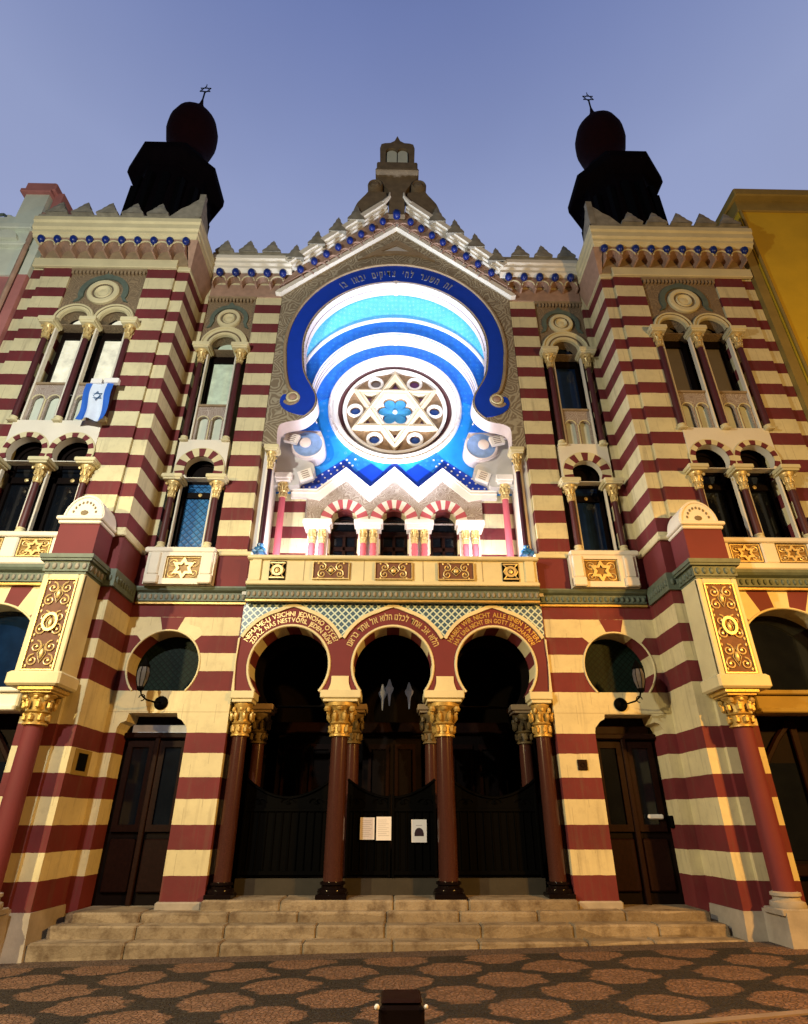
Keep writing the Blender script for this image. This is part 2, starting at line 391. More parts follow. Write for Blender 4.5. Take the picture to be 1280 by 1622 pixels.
def split_mesh(me):
    n = len(me.vertices); par = list(range(n))
    def find(a):
        while par[a] != a: par[a] = par[par[a]]; a = par[a]
        return a
    for f in me.polygons:
        v = f.vertices; a = find(v[0])
        for b in v[1:]: par[find(b)] = a
    comp = {}
    for i in range(n): comp.setdefault(find(i), []).append(i)
    boxes = []
    for ids in comp.values():
        c = [me.vertices[i].co for i in ids]
        boxes.append([[min(q[k] for q in c) - .012 for k in range(3)], [max(q[k] for q in c) + .012 for k in range(3)], set(ids)])
    ch = True
    while ch:
        ch = False
        for i in range(len(boxes)):
            for j in range(i + 1, len(boxes)):
                A_, B2 = boxes[i], boxes[j]
                if all(A_[0][k] <= B2[1][k] and B2[0][k] <= A_[1][k] for k in range(3)):
                    boxes[i] = [[min(A_[0][k], B2[0][k]) for k in range(3)], [max(A_[1][k], B2[1][k]) for k in range(3)], A_[2] | B2[2]]; del boxes[j]; ch = True; break
            if ch: break
    if not 1 < len(boxes) <= 14: return None
    out = []
    for _, _, ids in boxes:
        idx = sorted(ids); mp = {a: b for b, a in enumerate(idx)}; fs = [f for f in me.polygons if f.vertices[0] in ids]
        q = bpy.data.meshes.new(me.name); q.from_pydata([tuple(me.vertices[i].co) for i in idx], [], [[mp[a] for a in f.vertices] for f in fs])
        for m_ in me.materials: q.materials.append(m_)
        q.polygons.foreach_set('material_index', [f.material_index for f in fs]); q.polygons.foreach_set('use_smooth', [f.use_smooth for f in fs]); q.update(); out.append(q)
    return out
def world_loc(o):
    l = Vector(o.location); p = o.parent
    return l if not p or o.type != 'EMPTY' else l + world_loc(p)
def thing(name, label, cat, loc=(0, 0, 0), group=None):
    o = bpy.data.objects.new(name, None); COL.objects.link(o); o.location = loc; o.empty_display_size = .2
    o['label'] = label; o['category'] = cat
    if group: o['group'] = group
    return o

def arc(cx, cz, r, a0, a1, n=24, kz=1):
    return [(cx + r * math.cos(R(a0 + (a1 - a0) * i / n)), cz + kz * r * math.sin(R(a0 + (a1 - a0) * i / n))) for i in range(n + 1)]
def arch_hole(cx, hw, z0, cz, n=20): return [(cx - hw, z0)] + arc(cx, cz, hw, 180, 0, n) + [(cx + hw, z0)]
def horseshoe(cx, cz, r, zb, n=32, zfoot=None, hwf=None):
    a = math.degrees(math.asin(max(-1, min(1, (cz - zb) / r))))
    p = arc(cx, cz, r, 180 + a, -a, n)
    if zfoot is not None: p = [(cx - hwf, zfoot)] + p + [(cx + hwf, zfoot)]
    return p
def circ(cx, cz, r, n=32, kz=1): return arc(cx, cz, r, 0, 360 - 360 / n, n - 1, kz)
def rect(x0, x1, z0, z1): return [(x0, z0), (x1, z0), (x1, z1), (x0, z1)]
def smoothp(pts, n=5):
    out = []
    for i in range(len(pts) - 1):
        p0 = pts[max(i - 1, 0)]; p1 = pts[i]; p2 = pts[i + 1]; p3 = pts[min(i + 2, len(pts) - 1)]
        for k in range(n):
            t = k / n
            out.append(tuple(.5 * ((2 * p1[j]) + (-p0[j] + p2[j]) * t + (2 * p0[j] - 5 * p1[j] + 4 * p2[j] - p3[j]) * t * t + (-p0[j] + 3 * p1[j] - 3 * p2[j] + p3[j]) * t ** 3) for j in (0, 1)))
    out.append(pts[-1]); return out
def mirr(half): return half + [(-x, z) for x, z in reversed(half)]     # half runs bottom-left to top centre
def voussoirs(mb, cx, cz, r0, r1, a0, a1, n, y0, y1, kz=1, m0=0):
    for i in range(n):
        b0 = a0 + (a1 - a0) * i / n; b1 = a0 + (a1 - a0) * (i + 1) / n
        mb.plate([arc(cx, cz, r0, b0, b1, 3, kz) + arc(cx, cz, r1, b1, b0, 3, kz)], y0, y1, (i + m0) % 2)
def ring_path(cx, cz, r, a0, a1, y, n=32, kz=1): return [(x, y, z) for x, z in arc(cx, cz, r, a0, a1, n, kz)]

def capital(mb, x, y, z0, z1, r0, hw, leaves=8):
    """leafy capital: necking ring, bell, two tiers of curling leaves, corner scrolls"""
    h = z1 - z0
    mb.lathe(x, y, [(r0 * .95, z0), (r0 * 1.18, z0 + .02 * h), (r0 * 1.18, z0 + .07 * h), (r0 * .98, z0 + .1 * h), (r0 * 1.0, z0 + .35 * h), (r0 * 1.25, z0 + .4 * h), (r0 * 1.02, z0 + .46 * h), (hw * .72, z0 + .82 * h), (hw * .9, z0 + .9 * h), (hw * .92, z1)], 16)
    for tier, (zz, rr, sz) in enumerate(((.22, 1.08, .12), (.6, 1.38, .15))):
        for i in range(leaves):
            a = 2 * pi * (i + .5 * tier) / leaves
            rad = r0 * rr
            px, py = x + rad * math.cos(a), y + rad * math.sin(a)
            mb.sph(px, py, z0 + zz * h, r0 * .3, r0 * .3, sz * h, 6)
            mb.sph(x + rad * 1.13 * math.cos(a), y + rad * 1.13 * math.sin(a), z0 + (zz + sz * .75) * h, r0 * .17, r0 * .17, .05 * h, 6)
    for i in range(4):
        a = pi / 4 + pi / 2 * i; rad = hw * 1.0
        mb.sph(x + rad * math.cos(a), y + rad * math.sin(a), z0 + .80 * h, hw * .2, hw * .2, h * .1, 8)
    for a in (-pi / 2,):
        mb.sph(x, y - hw * .72, z0 + .84 * h, hw * .2, hw * .15, h * .08, 8)
def column(par, side, x, y, z0, z1, r, cz0, cz1, ab, mats=('maroon_paint', 'gold_light', 'cream_stone', 'cream_stone'), base=None, taper=.9, abd=None, rings=False):
    """part 'column' (the shaft) > capital, abacus, column_base"""
    mb = MB(side); seg = 20
    prof = [(r, z0), (r, z0 + (z1 - z0) * .33), (r * taper, z1)]
    if rings:
        for k in range(3):
            zz = z1 - .06 - .09 * k; prof.insert(-1 - k * 0, (r * .93, zz)) if False else None
    mb.lathe(x, y, prof, seg); sh = mb.build('column', mats[0], par, True)
    mb = MB(side); hw = ab[0]; capital(mb, x, y, cz0, cz1, r, hw * (.86 if r > .12 else .7)); mb.build('capital', mats[1], sh, True)
    mb = MB(side); d = abd or hw
    mb.bbox(x - hw * .86, x + hw * .86, y - d * .86, y + d * .86, ab[1] - .0, ab[1] + (ab[2] - ab[1]) * .35, .008)
    mb.bbox(x - hw, x + hw, y - d, y + d, ab[1] + (ab[2] - ab[1]) * .3, ab[2], .012); mb.build('abacus', mats[2], sh)
    if base:
        b0, b1, br = base
        mb = MB(side); h = b1 - b0
        mb.bbox(x - br, x + br, y - br, y + br, b0, b0 + h * .3, .01)
        mb.lathe(x, y, [(br * .97, b0 + h * .3), (br * 1.0, b0 + h * .4), (br * .95, b0 + h * .55), (r * 1.15, b0 + h * .62), (r * 1.12, b0 + h * .75), (r * 1.3, b0 + h * .82), (r * 1.28, b0 + h * .95), (r, b1)], seg); mb.build('column_base', mats[3], sh, True)
    return sh
def relief(mb, x0, x1, z0, z1, y, n=3, seed=1, r=.012):
    """scrolling leaf relief, mirror-symmetric about the panel's axis"""
    rnd = random.Random(seed); cx = (x0 + x1) / 2; w = (x1 - x0) / 2; h = (z1 - z0) / n
    for k in range(n):
        zc = z0 + h * (k + .5)
        for sx in (-1, 1):
            for d in (-1, 1):
                pts = []
                ccx = cx + sx * w * .52; ccz = zc + d * h * .22; rr = min(w * .42, h * .26)
                for i in range(15):
                    a = (i / 14) * 2 * pi * 1.25 + (pi / 2 if d > 0 else -pi / 2) ; q = rr * (1 - .78 * i / 14)
                    pts.append((ccx + sx * q * math.cos(a), y, ccz + d * q * math.sin(a) * 1.05))
                mb.tube(pts, [r * (1.15 - .4 * i / 14) for i in range(15)], 5)
                mb.sph(pts[-1][0], y - r * .6, pts[-1][2], r * 1.9, r * 1.3, r * 1.9, 6)
                mb.sph(ccx + sx * rr * .9, y, ccz + d * rr * .95, r * 1.6, r, r * 2.6, 6)
        mb.sph(cx, y - r * .5, zc, w * .16, r * 2.2, h * .17, 8)
        mb.tube([(cx - w * .3, y, zc), (cx, y, zc + h * .3), (cx + w * .3, y, zc), (cx, y, zc - h * .3)], r * .8, 5, True)
def star_pts(cx, cz, ro, ri=None):
    ri = ri or ro / math.sqrt(3)
    return [(cx + (ro if i % 2 == 0 else ri) * math.sin(pi * i / 6), cz + (ro if i % 2 == 0 else ri) * math.cos(pi * i / 6)) for i in range(12)]

def gold_panel(par, side, x0, x1, z0, z1, y, star=False, seed=1, deep='gold_ground', rows=None):
    """part 'relief_panel' (ground) > relief, panel_frame"""
    mb = MB(side); mb.box(x0, x1, y, y + .03, z0, z1); p = mb.build('relief_panel', deep, par)
    mb = MB(side); b = .018; mb.plate([rect(x0, x1, z0, z1), rect(x0 + b, x1 - b, z0 + b, z1 - b)], y - .03, y + .001); mb.build('panel_frame', 'gold_light', p)
    mb = MB(side); cx = (x0 + x1) / 2; cz = (z0 + z1) / 2; h = z1 - z0
    if star:
        ro = h * .50; mb.plate([star_pts(cx, cz, ro), star_pts(cx, cz, ro * .55)], y - .035, y)
        for sx in (-1, 1):
            for d in (-1, 1):
                mb.tube([(cx + sx * (x1 - x0) * (.30 + .12 * math.cos(t)), y - .01, cz + d * h * (.24 + .15 * math.sin(t))) for t in [i * 2 * pi / 10 for i in range(10)]], .011, 5, True)
                mb.sph(cx + sx * (x1 - x0) * .3, y - .012, cz + d * h * .26, .022, .015, .022, 6)
    else:
        relief(mb, x0 + b * 1.5, x1 - b * 1.5, z0 + b, z1 - b, y - .012, rows or max(1, round((z1 - z0) / (x1 - x0) * .9)), seed)
    mb.build('relief', 'gold_light' if not star else 'gold_light', p, True)
    return p

# ================================================================== THE SYNAGOGUE
SYN = thing('synagogue', 'Moorish style synagogue front with red and cream striped towers and a blue horseshoe arch', 'synagogue', (0, 10.4, 0))

def window_unit(side, xc, offs, d, dz, glass_u, glass_l, halfw, uw):
    """two storeys of small arched windows with columns; offs = arch centres, d = wall face, dz = height shift"""
    P = SYN; n = len(offs); z = lambda q: q + dz
    xs = [xc + o for o in offs]
    L, Rr = xc - halfw, xc + halfw
    # upper ornament field with arch openings
    zt = 13.10
    mb = MB(side)
    holes = [arc(x, z(11.55), .30, 180, 0, 20) + [(x + .30, z(11.42)), (x - .30, z(11.42))] for x in xs]
    mb.plate([rect(L, Rr, z(11.40), z(zt))] + holes, d + .05, d + .36); f = mb.build('arch_field', 'frieze_orn', P)
    mb = MB(side)
    for i in range(int((Rr - L) / .085)):
        mb.box(L + .085 * i + .015, L + .085 * i + .065, d - .02, d + .06, z(12.95), z(13.04))
    mb.box(L, Rr, d - .03, d + .06, z(13.045), z(13.10)); mb.build('dentils', 'tan_stone', f)
    # rosette with dark trefoil hood
    mb = MB(side); hr = .5 if n == 1 else .6; rc = z(12.38)
    mb.plate([[(xc - hr, rc - .3)] + arc(xc, rc, hr * .92, 200, 100, 12) + [(xc, rc + hr * 1.12)] + arc(xc, rc, hr * .92, 80, -20, 12) + [(xc + hr, rc - .3), (xc + hr * .8, rc - .25)] + arc(xc, rc, hr * .72, -15, 195, 20) + [(xc - hr * .8, rc - .25)]], d + .01, d + .06); mb.build('hood', 'green_paint', f)
    mb = MB(side); rr = .29 if n == 1 else .36
    mb.disc(xc, rc, d + .05, [(rr, 0), (rr, -.05), (rr * .92, -.08), (rr * .7, -.08), (rr * .62, -.03), (rr * .55, -.03), (rr * .46, -.07), (rr * .3, -.03), (.001, -.05)], 28); mb.build('rosette', 'cream_stone', f, True)
    mb = MB(side); mb.disc(xc, rc, d + .0, [(rr * .66, -.005), (rr * .56, -.005)], 28); mb.build('rosette_ring', 'dark_stone', f)
    # archivolts
    mb = MB(side)
    for x in xs:
        ro = .56 if n == 1 else .44
        o_ = arc(x, z(11.52), ro, 180, 0, 24) ; i_ = arc(x, z(11.52), .30, 0, 180, 24)
        mb.plate([o_ + i_], d - .02, d + .055)
        mb.tube(ring_path(x, z(11.52), ro - .03, 180, 0, d - .03), .025, 6); mb.tube(ring_path(x, z(11.52), .33, 180, 0, d - .03), .018, 6)
    mb.build('archivolt', 'cream_stone', f, True)
    mb = MB(side)
    for x in xs: mb.tube(ring_path(x, z(11.52), .40, 180, 0, d - .022), .022, 5)
    mb.build('arch_gilding', 'dark_stone', f)
    # columns of the upper storey
    cs = ([xs[0] - .445] + [(a + b) / 2 for a, b in zip(xs, xs[1:])] + [xs[-1] + .445]) if n == 1 else [xc - .87, xc, xc + .87]
    for x in cs:
        column(P, side, x, d - .03, z(8.82), z(10.9), .062, z(10.93), z(11.27), (.20 if n == 1 else .18, z(11.27), z(11.42)), base=(z(8.74), z(8.86), .085))
    # glazing of the upper storey
    for x in xs:
        mb = MB(side); gw = .30 if n == 1 else .29
        mb.plate([arch_hole(x, gw, z(9.72), z(11.6))], d + .34, d + .36); g = mb.build('window', glass_u, P)
        mb = MB(side); mb.plate([arch_hole(x, gw + .04, z(9.72), z(11.6)), arch_hole(x, gw - .035, z(9.78), z(11.6))], d + .30, d + .345); mb.build('window_frame', 'dark_wood', g)
        mb = MB(side); mb.box(x - gw, x + gw, d + .28, d + .345, z(11.22), z(11.40)); mb.build('transom', 'dark_wood', g)
        mb = MB(side)
        for sx in (-1, 1): mb.bbox(x + sx * (gw + .03) - .02, x + sx * (gw + .03) + .02, d + .0, d + .12, z(8.82), z(11.42), .01)
        mb.build('jamb', 'white_stone', g)
        # blind twin arches below
        mb = MB(side); w_ = .31
        hs = [arch_hole(x + o * .155, .105, z(8.83), z(9.36), 10) for o in (-1, 1)]
        mb.plate([rect(x - w_, x + w_, z(8.80), z(9.74))] + hs, d + .06, d + .12); bp = mb.build('blind_panel', 'arabesque_pale', P)
        mb = MB(side); mb.box(x - w_, x + w_, d + .15, d + .17, z(8.8), z(9.72)); mb.build('panel_ground', 'pale_render', bp)
        mb = MB(side); mb.tube([(x, d + .045, z(8.83)), (x, d + .045, z(9.36))], .016, 6)
        for o in (-1, 1): mb.tube(ring_path(x + o * .155, z(9.36), .12, 180, 0, d + .05, 10), .014, 5)
        mb.build('colonnette', 'cream_stone', bp, True)
        mb = MB(side); mb.bbox(x - w_ - .02, x + w_ + .02, d + .02, d + .12, z(9.735), z(9.79), .01); mb.build('ledge', 'tan_stone', bp)
    # lower block with horseshoe voussoirs
    mb = MB(side)
    bl = xs[0] - .53 if n == 1 else L; br = xs[-1] + .53 if n == 1 else Rr
    hz = z(8.06); r_i = .31 if n == 1 else .33
    holes = [horseshoe(x, hz, r_i, hz - .2) for x in xs]
    mb.plate([rect(bl, br, hz - .215, z(8.80))] + [h + [] for h in holes], d - .02, d + .14); blk = mb.build('arch_block', 'white_stone', P)
    mb = MB(side)
    for x in xs: voussoirs(mb, x, hz, r_i + .0, .50 if n == 1 else .43, 205, -25, 13, d - .045, d - .021)
    mb.build('voussoirs', ['red_plaster', 'cream_stone'], blk)
    mb = MB(side); mb.box(bl, br, d + .34, d + .36, z(7.9), z(8.8)); mb.box(bl, br, d + .14, d + .34, z(8.5), z(8.8)); mb.build('shadow_box', 'dark_wood', blk)  # dark boxes put in for the shade behind the arch openings
    mb = MB(side)
    for x in xs: mb.tube(ring_path(x, hz, .51 if n == 1 else .44, 205, -25, d - .035), .014, 5)
    mb.build('arch_moulding', 'cream_stone', blk, True)
    zb = z(6.32) if n == 1 else 6.12
    for x in cs:
        xx = x + (.02 if n == 2 and x == xc else 0)
        column(P, side, xx, d - .06, zb, z(7.34), .06, z(7.34), z(7.70), (.205 if n == 1 else .19, z(7.70), z(7.82)), base=(zb - .12, zb + .04, .085))
    for x in xs:
        mb = MB(side); gw = .34; mb.plate([arch_hole(x, gw, 6.1, hz)], d + .36, d + .38); g = mb.build('window', glass_l, P)
        mb = MB(side)
        for sx in (-1, 1): mb.bbox(x + sx * .33 - .018, x + sx * .33 + .018, d + .0, d + .10, zb - .1, hz - .22, .01)
        mb.build('jamb', 'white_stone', g)
        mb = MB(side); mb.box(x - gw, x + gw, d + .30, d + .365, z(7.55), z(7.68)); mb.disc(x, z(7.615), d + .29, [(.04, .01), (.04, 0), (.001, -.02)], 10, m=1); mb.build('transom', ['dark_wood', 'gold_light'], g)
        mb = MB(side); mb.plate([arch_hole(x, gw + .01, 6.1, hz), arch_hole(x, gw - .05, 6.15, hz)], d + .30, d + .361); mb.build('window_frame', 'dark_wood', g)

def corbels(mb, x0, x1, pitch, y0, y1, ztop, ztip, zarc):
    """scalloped apron: row of little round arches"""
    n = max(1, round((x1 - x0) / pitch)); p = (x1 - x0) / n; path = [(x0, ztop), (x0, ztip)]
    for i in range(n):
        a = x0 + p * i; r = p * .42; cx = a + p / 2
        path += [(a + .02, ztip)] + arc(cx, zarc, r, 180, 0, 8) + [(a + p - .02, ztip)]
    path += [(x1, ztip), (x1, ztop)]
    # drop duplicates
    q = [path[0]]
    for a in path[1:]:
        if abs(a[0] - q[-1][0]) + abs(a[1] - q[-1][1]) > 1e-4: q.append(a)
    mb.plate([q], y0, y1)
def merlon(mb, x, y, z, w, h, t=.13, ang=0):
    """stepped, softly curved triangular crest"""
    hw = w / 2; pr = [(-hw, 0), (-hw, .10 * h), (-hw * .8, .22 * h), (-hw * .62, .30 * h), (-hw * .52, .48 * h), (-hw * .34, .58 * h), (-hw * .26, .76 * h), (-hw * .1, .86 * h), (0, h)]
    full = pr + [(-a, b) for a, b in reversed(pr[:-1])]
    n = len(full); v = []
    for sg in (-1, 1):
        for a, b in full: v.append((x + a, y + sg * (.03 + .11 * (1 - min(1, b / h)) ** .7), z + b))
    v += [(x, y - .15, z), (x, y - .13, z + h * .45), (x, y - .06, z + h * .8)]
    f = [tuple(range(2 * n - 1, n - 1, -1))]; c0 = 2 * n; m_ = n // 2
    f += [(i, i + 1, c0 if i < 2 or i >= n - 3 else (c0 + 1 if i < 5 or i >= n - 6 else c0 + 2)) for i in range(n - 1)]
    f += [(1, 2, c0 + 1, c0), (n - 3, n - 2, c0, c0 + 1)] if False else [(2, c0 + 1, c0), (n - 3, c0, c0 + 1), (5, c0 + 2, c0 + 1), (n - 6, c0 + 1, c0 + 2)]
    for i in range(n):
        j = (i + 1) % n; f.append((i, n + i, n + j, j))
    mb.add(v, f)
def bead(side, x, y, z, par=SYN, r=.09):
    mb = MB(side); mb.sph(x, y, z, r, r, r * 1.25, 14); mb.sph(x, y, z - r * 1.3, .02, .02, .03, 6); mb.build('cornice_bead', 'ball_blue', par, True)

def green_cornice(side, x0, x1, d, z0=5.13, z1=5.44, par=SYN, ends=0):
    mb = MB(side); y = d
    prof = [(y + .2, z0), (y + .02, z0), (y + .02, z0 + .03), (y - .03, z0 + .05), (y - .03, z0 + .20), (y - .1, z0 + .23), (y - .13, z0 + .27), (y - .13, z1), (y + .2, z1)]
    mb.hbar(x0, x1, prof)
    c = mb.build('string_cornice', 'green_paint', par)
    mb = MB(side); n = int((x1 - x0) / .1)
    for i in range(n): mb.sph(x0 + .05 + (x1 - x0 - .1) * i / max(1, n - 1), y - .035, z0 + .125, .033, .03, .055, 8)
    mb.build('egg_moulding', 'merlon_stone' if side == 1 else 'green_paint', c, True)
    mb = MB(side); mb.box(x0, x1, y - .035, y + .03, z0 - .012, z0 + .022); mb.build('gilt_line', 'gold', c)

def half(side):
    P = SYN
    # ---- tower
    T0, T1 = -8.38, -4.8; tc = -6.58
    mb = MB(side)
    sh_arc = arc(tc, 3.86, .93, 180, 0, 28)
    shop = [(tc - .93, .55)] + sh_arc + [(tc + .93, .55)]
    mb.plate([rect(T0 + .28, T1 - .27, 0, 13.25), rect(tc - .86, tc + .86, 6.04, 12.84), shop], 9.4, 9.85)
    mb.box(T1 - .27, T1 + .0, 9.47, 10.42, 0, 13.3); mb.box(T0, T0 + .28, 9.47, 10.4, 0, 13.3)
    tw = mb.build('tower_wall', 'striped_plaster', P)
    mb = MB(side); mb.box(T0 + .3, T1 - .28, 9.9, 13.5, 0, 13.9); mb.build('tower_core', 'vestibule', P)
    # door-side jog of the tower below the impost
    window_unit(side, tc, [-.435, .435], 9.4, -.27, 'blind_white_glow' if side == 1 else 'blind_dimmed', 'glass_dark', .86, 1)
    # shop-like arched opening at street level
    mb = MB(side)
    # fan of voussoirs filling the wall to the cornice
    cz = 3.86; xl, xr, ztop = tc - .97, tc + .97, 5.12
    angs = [4, 17, 32, 49, 66, 82, 98, 114, 131, 148, 163, 176]
    def hit(a):
        c, s_ = math.cos(R(a)), math.sin(R(a)); t = 1e9
        if c > 1e-6: t = min(t, (xr - tc) / c)
        if c < -1e-6: t = min(t, (xl - tc) / c)
        if s_ > 1e-6: t = min(t, (ztop - cz) / s_)
        return (tc + t * c, cz + t * s_)
    for i in range(len(angs) - 1):
        a, b = angs[i], angs[i + 1]; h0, h1 = hit(a), hit(b); mid = []
        ca = math.degrees(math.atan2(ztop - cz, xr - tc))
        for cc, pt in ((ca, (xr, ztop)), (180 - ca, (xl, ztop))):
            if a < cc < b: mid = [pt]
        poly = arc(tc, cz, .935, b, a, 4) + [h0] + mid + [h1]
        mb.plate([poly], 9.375, 9.396, i % 2)
    mb.build('voussoirs', ['red_plaster', 'cream_stone'], tw)
    mb = MB(side); mb.tube(ring_path(tc, cz, .93, 180, 0, 9.37, 32), .02, 6); mb.build('arch_moulding', 'cream_stone', tw, True)
    mb = MB(side); mb.plate([arc(tc, 3.45, .95, 180, 0, 20)], 9.83, 9.845) if False else mb.plate([arch_hole(tc, .95, 3.3, 3.86)], 9.8, 9.83); g = mb.build('window', 'glass_shop' if side == 1 else 'glass_dark', P)
    mb = MB(side); mb.bbox(tc - .93, tc + .93, 9.28, 9.80, 3.10, 3.40, .02); mb.bbox(tc - .93, tc + .93, 9.22, 9.5, 3.34, 3.41, .015); mb.bbox(tc - .93, tc + .93, 9.22, 9.5, 3.07, 3.14, .015); mb.build('lintel', 'white_stone' if side == 1 else 'ochre_render', P)
    # lower shopfront in dark timber with slanting glazing bars
    mb = MB(side); mb.box(tc - .95, tc + .95, 9.78, 9.82, .3, 3.1); dr = mb.build('shopfront', 'dark_wood', P)
    mb = MB(side)
    for sx in (-1, 1):
        mb.bbox(tc + sx * .82 - .07, tc + sx * .82 + .07, 9.68, 9.79, .5, 3.08, .015); mb.bbox(tc + sx * .2 - .06, tc + sx * .2 + .06, 9.70, 9.79, .5, 3.08, .015)
        mb.tube([(tc + sx * .82, 9.72, 2.35), (tc + sx * .5, 9.72, 2.75), (tc + sx * .22, 9.72, 3.02)], .05, 6)
    mb.bbox(tc - .9, tc + .9, 9.66, 9.79, .9, 1.05, .015); mb.build('shopfront_frame', 'brown_wood', dr)
    mb = MB(side)
    for sx in (-1, 1): mb.box(tc + sx * .28, tc + sx * .74, 9.765, 9.779, 1.1, 2.4)
    mb.build('pane', 'glass_dark', dr)
    # sill with star panels under the tower windows
    mb = MB(side)
    mb.bbox(tc - .96, tc + .96, 9.18, 9.5, 5.93, 6.03, .02); mb.box(tc - .9, tc + .9, 9.3, 9.5, 5.46, 5.93); mb.bbox(tc - .95, tc + .95, 9.22, 9.5, 5.44, 5.56, .02)
    for x in (tc - .83, tc + 0, tc + .83): mb.bbox(x - .13, x + .13, 9.215, 9.32, 5.55, 5.94, .02)
    sp = mb.build('sill_balcony', 'white_stone', P)
    for x0, x1 in ((tc - .68, tc - .15), (tc + .15, tc + .68)): gold_panel(P, side, x0, x1, 5.58, 5.91, 9.27, True, deep='gold_dark')
    green_cornice(side, tc - .98, tc + .98, 9.33, 5.1, 5.42)
    # buttresses with gilded panels on columns
    for bx in (-5.29, 2 * tc + 5.29):
        mb = MB(side)
        mb.box(bx - .33, bx + .33, 8.9, 9.42, 5.44, 6.03); bt = mb.build('buttress', 'red_plaster', P)
        mb = MB(side); mb.bbox(bx - .36, bx + .36, 8.86, 9.43, 6.03, 6.09, .015); mb.bbox(bx - .39, bx + .39, 8.82, 9.43, 6.09, 6.16, .015); mb.build('coping', 'white_stone', bt)
        mb = MB(side); mb.plate([arc(bx, 6.16, .345, 180, 0, 24, 1.28)], 8.93, 9.42); mb.tube(ring_path(bx, 6.18, .31, 180, 0, 8.93, 20, 1.25), .02, 6); dm = mb.build('half_dome', 'white_stone', bt, True)
        mb = MB(side)
        for i in range(9):
            a = R(18 + 18 * i); mb.sph(bx + .2 * math.cos(a), 8.925, 6.20 + .26 * math.sin(a), .02, .012, .03, 6)
        mb.sph(bx, 8.925, 6.26, .07, .015, .05, 8)
        mb.build('shell_carving', 'carve_hollow', dm, True)
        # green collar
        mb = MB(side); prof = [(.0, 5.12), (.0, 5.16), (.03, 5.18), (.03, 5.33), (.08, 5.37), (.10, 5.44)]
        for (o0, z0), (o1, z1) in zip(prof, prof[1:]):
            if z1 - z0 < .01: continue
            o = max(o0, o1); mb.box(bx - .33 - o, bx + .33 + o, 8.88 - o, 9.42, z0, z1)
        col_ = mb.build('collar', 'green_paint', bt)
        mb = MB(side)
        for i in range(6): mb.sph(bx - .3 + .12 * i, 8.845, 5.245, .04, .03, .06, 8)
        for i in range(4): mb.sph(bx + .365, 8.95 + .12 * i, 5.245, .03, .04, .06, 8); mb.sph(bx - .365, 8.95 + .12 * i, 5.245, .03, .04, .06, 8)
        mb.build('egg_moulding', 'merlon_stone' if side == 1 else 'green_paint', col_, True)
        mb = MB(side); mb.box(bx - .33, bx + .33, 8.9, 9.42, 3.56, 5.12); mb.bbox(bx - .33, bx - .24, 8.87, 8.95, 3.56, 5.12, .015); mb.bbox(bx + .24, bx + .33, 8.87, 8.95, 3.56, 5.12, .015); mb.bbox(bx - .24, bx + .24, 8.87, 8.95, 5.03, 5.12, .015)
        mb.bbox(bx - .40, bx + .40, 8.81, 9.42, 3.36, 3.57, .03); bxp = mb.build('panel_pier', 'cream_stone', P)
        gold_panel(P, side, bx - .24, bx + .24, 3.58, 5.03, 8.88, False, 3, rows=3)
        mb = MB(side); mb.plate([circ(bx, 4.32, .12, 20, 1.25), circ(bx, 4.32, .085, 20, 1.25)], 8.83, 8.86); mb.build('medallion', 'gold_light', bxp)
        column(P, side, bx + .05, 9.13, .75, 2.86, .145, 2.83, 3.3, (.26, 3.27, 3.37), ('red_plaster', 'gold', 'gold', 'plinth_stone'), base=(.52, .78, .22), taper=.92)
    # plinths
    mb = MB(side)
    def slab(x0, x1, y0, y1, z0, z1):
        b = .09
        mb.add([(x0 - b, y0 - b, z0), (x1 + b, y0 - b, z0), (x1 + b, y1, z0), (x0 - b, y1, z0), (x0, y0, z1), (x1, y0, z1), (x1, y1, z1), (x0, y1, z1)], [(0, 1, 5, 4), (1, 2, 6, 5), (2, 3, 7, 6), (3, 0, 4, 7), (4, 5, 6, 7)])
    slab(-5.12, T1 + .02, 9.44, 10.5, -.1, .52); slab(-5.6, -5.06, 8.9, 9.6, -.1, .56); slab(-8.4, -7.6, 8.9, 9.6, -.1, .56); slab(-7.6, -5.6, 9.36, 9.8, -.1, .5)
    mb.build('plinth', 'plinth_stone', P)
    # small stringcourses where red base begins
    mb = MB(side)
    mb.bbox(-5.1, T1 + .03, 9.40, 9.5, 6.07, 6.16, .015); mb.bbox(T1 - .02, T1 + .05, 9.42, 10.38, 6.07, 6.16, .015); mb.build('string_course', 'cream_stone', P)
    mb = MB(side); mb.box(-5.08, T1 + .003, 9.468, 10.39, 5.44, 6.07); mb.build('tower_base_band', 'red_plaster', P)
    mb = MB(side); mb.box(-5.09, T1 + .05, 9.42, 9.50, 5.13, 5.44); mb.box(T1 - .02, T1 + .05, 9.50, 10.3, 5.13, 5.44)
    for i in range(3): mb.sph(-5.03 + .1 * i, 9.41, 5.27, .035, .03, .06, 8)
    for i in range(8): mb.sph(T1 + .055, 9.5 + .1 * i, 5.27, .03, .035, .06, 8)
    mb.build('return_collar', 'green_paint', P)
    # ---- tower cornice
    mb = MB(side)
    prof = [(9.5, 13.50), (9.08, 13.50), (9.05, 13.56), (9.0, 13.58), (9.0, 13.66), (8.95, 13.70), (8.95, 13.84), (8.91, 13.88), (8.91, 14.0), (9.5, 14.02)]
    # mitred round the inner corner
    n_ = len(prof); v = []
    for y, z in prof: v.append((T0, y, z))
    for y, z in prof: v.append((-4.8 + (9.4 - y) * .53, y, z))
    for y, z in prof: v.append((-4.8 + (9.4 - y) * .53, 10.5, z))
    f = [tuple(range(n_ - 1, -1, -1)), tuple(range(2 * n_, 3 * n_))]
    for k in range(2):
        for i in range(n_): j = (i + 1) % n_; f.append((k * n_ + i, k * n_ + j, (k + 1) * n_ + j, (k + 1) * n_ + i))
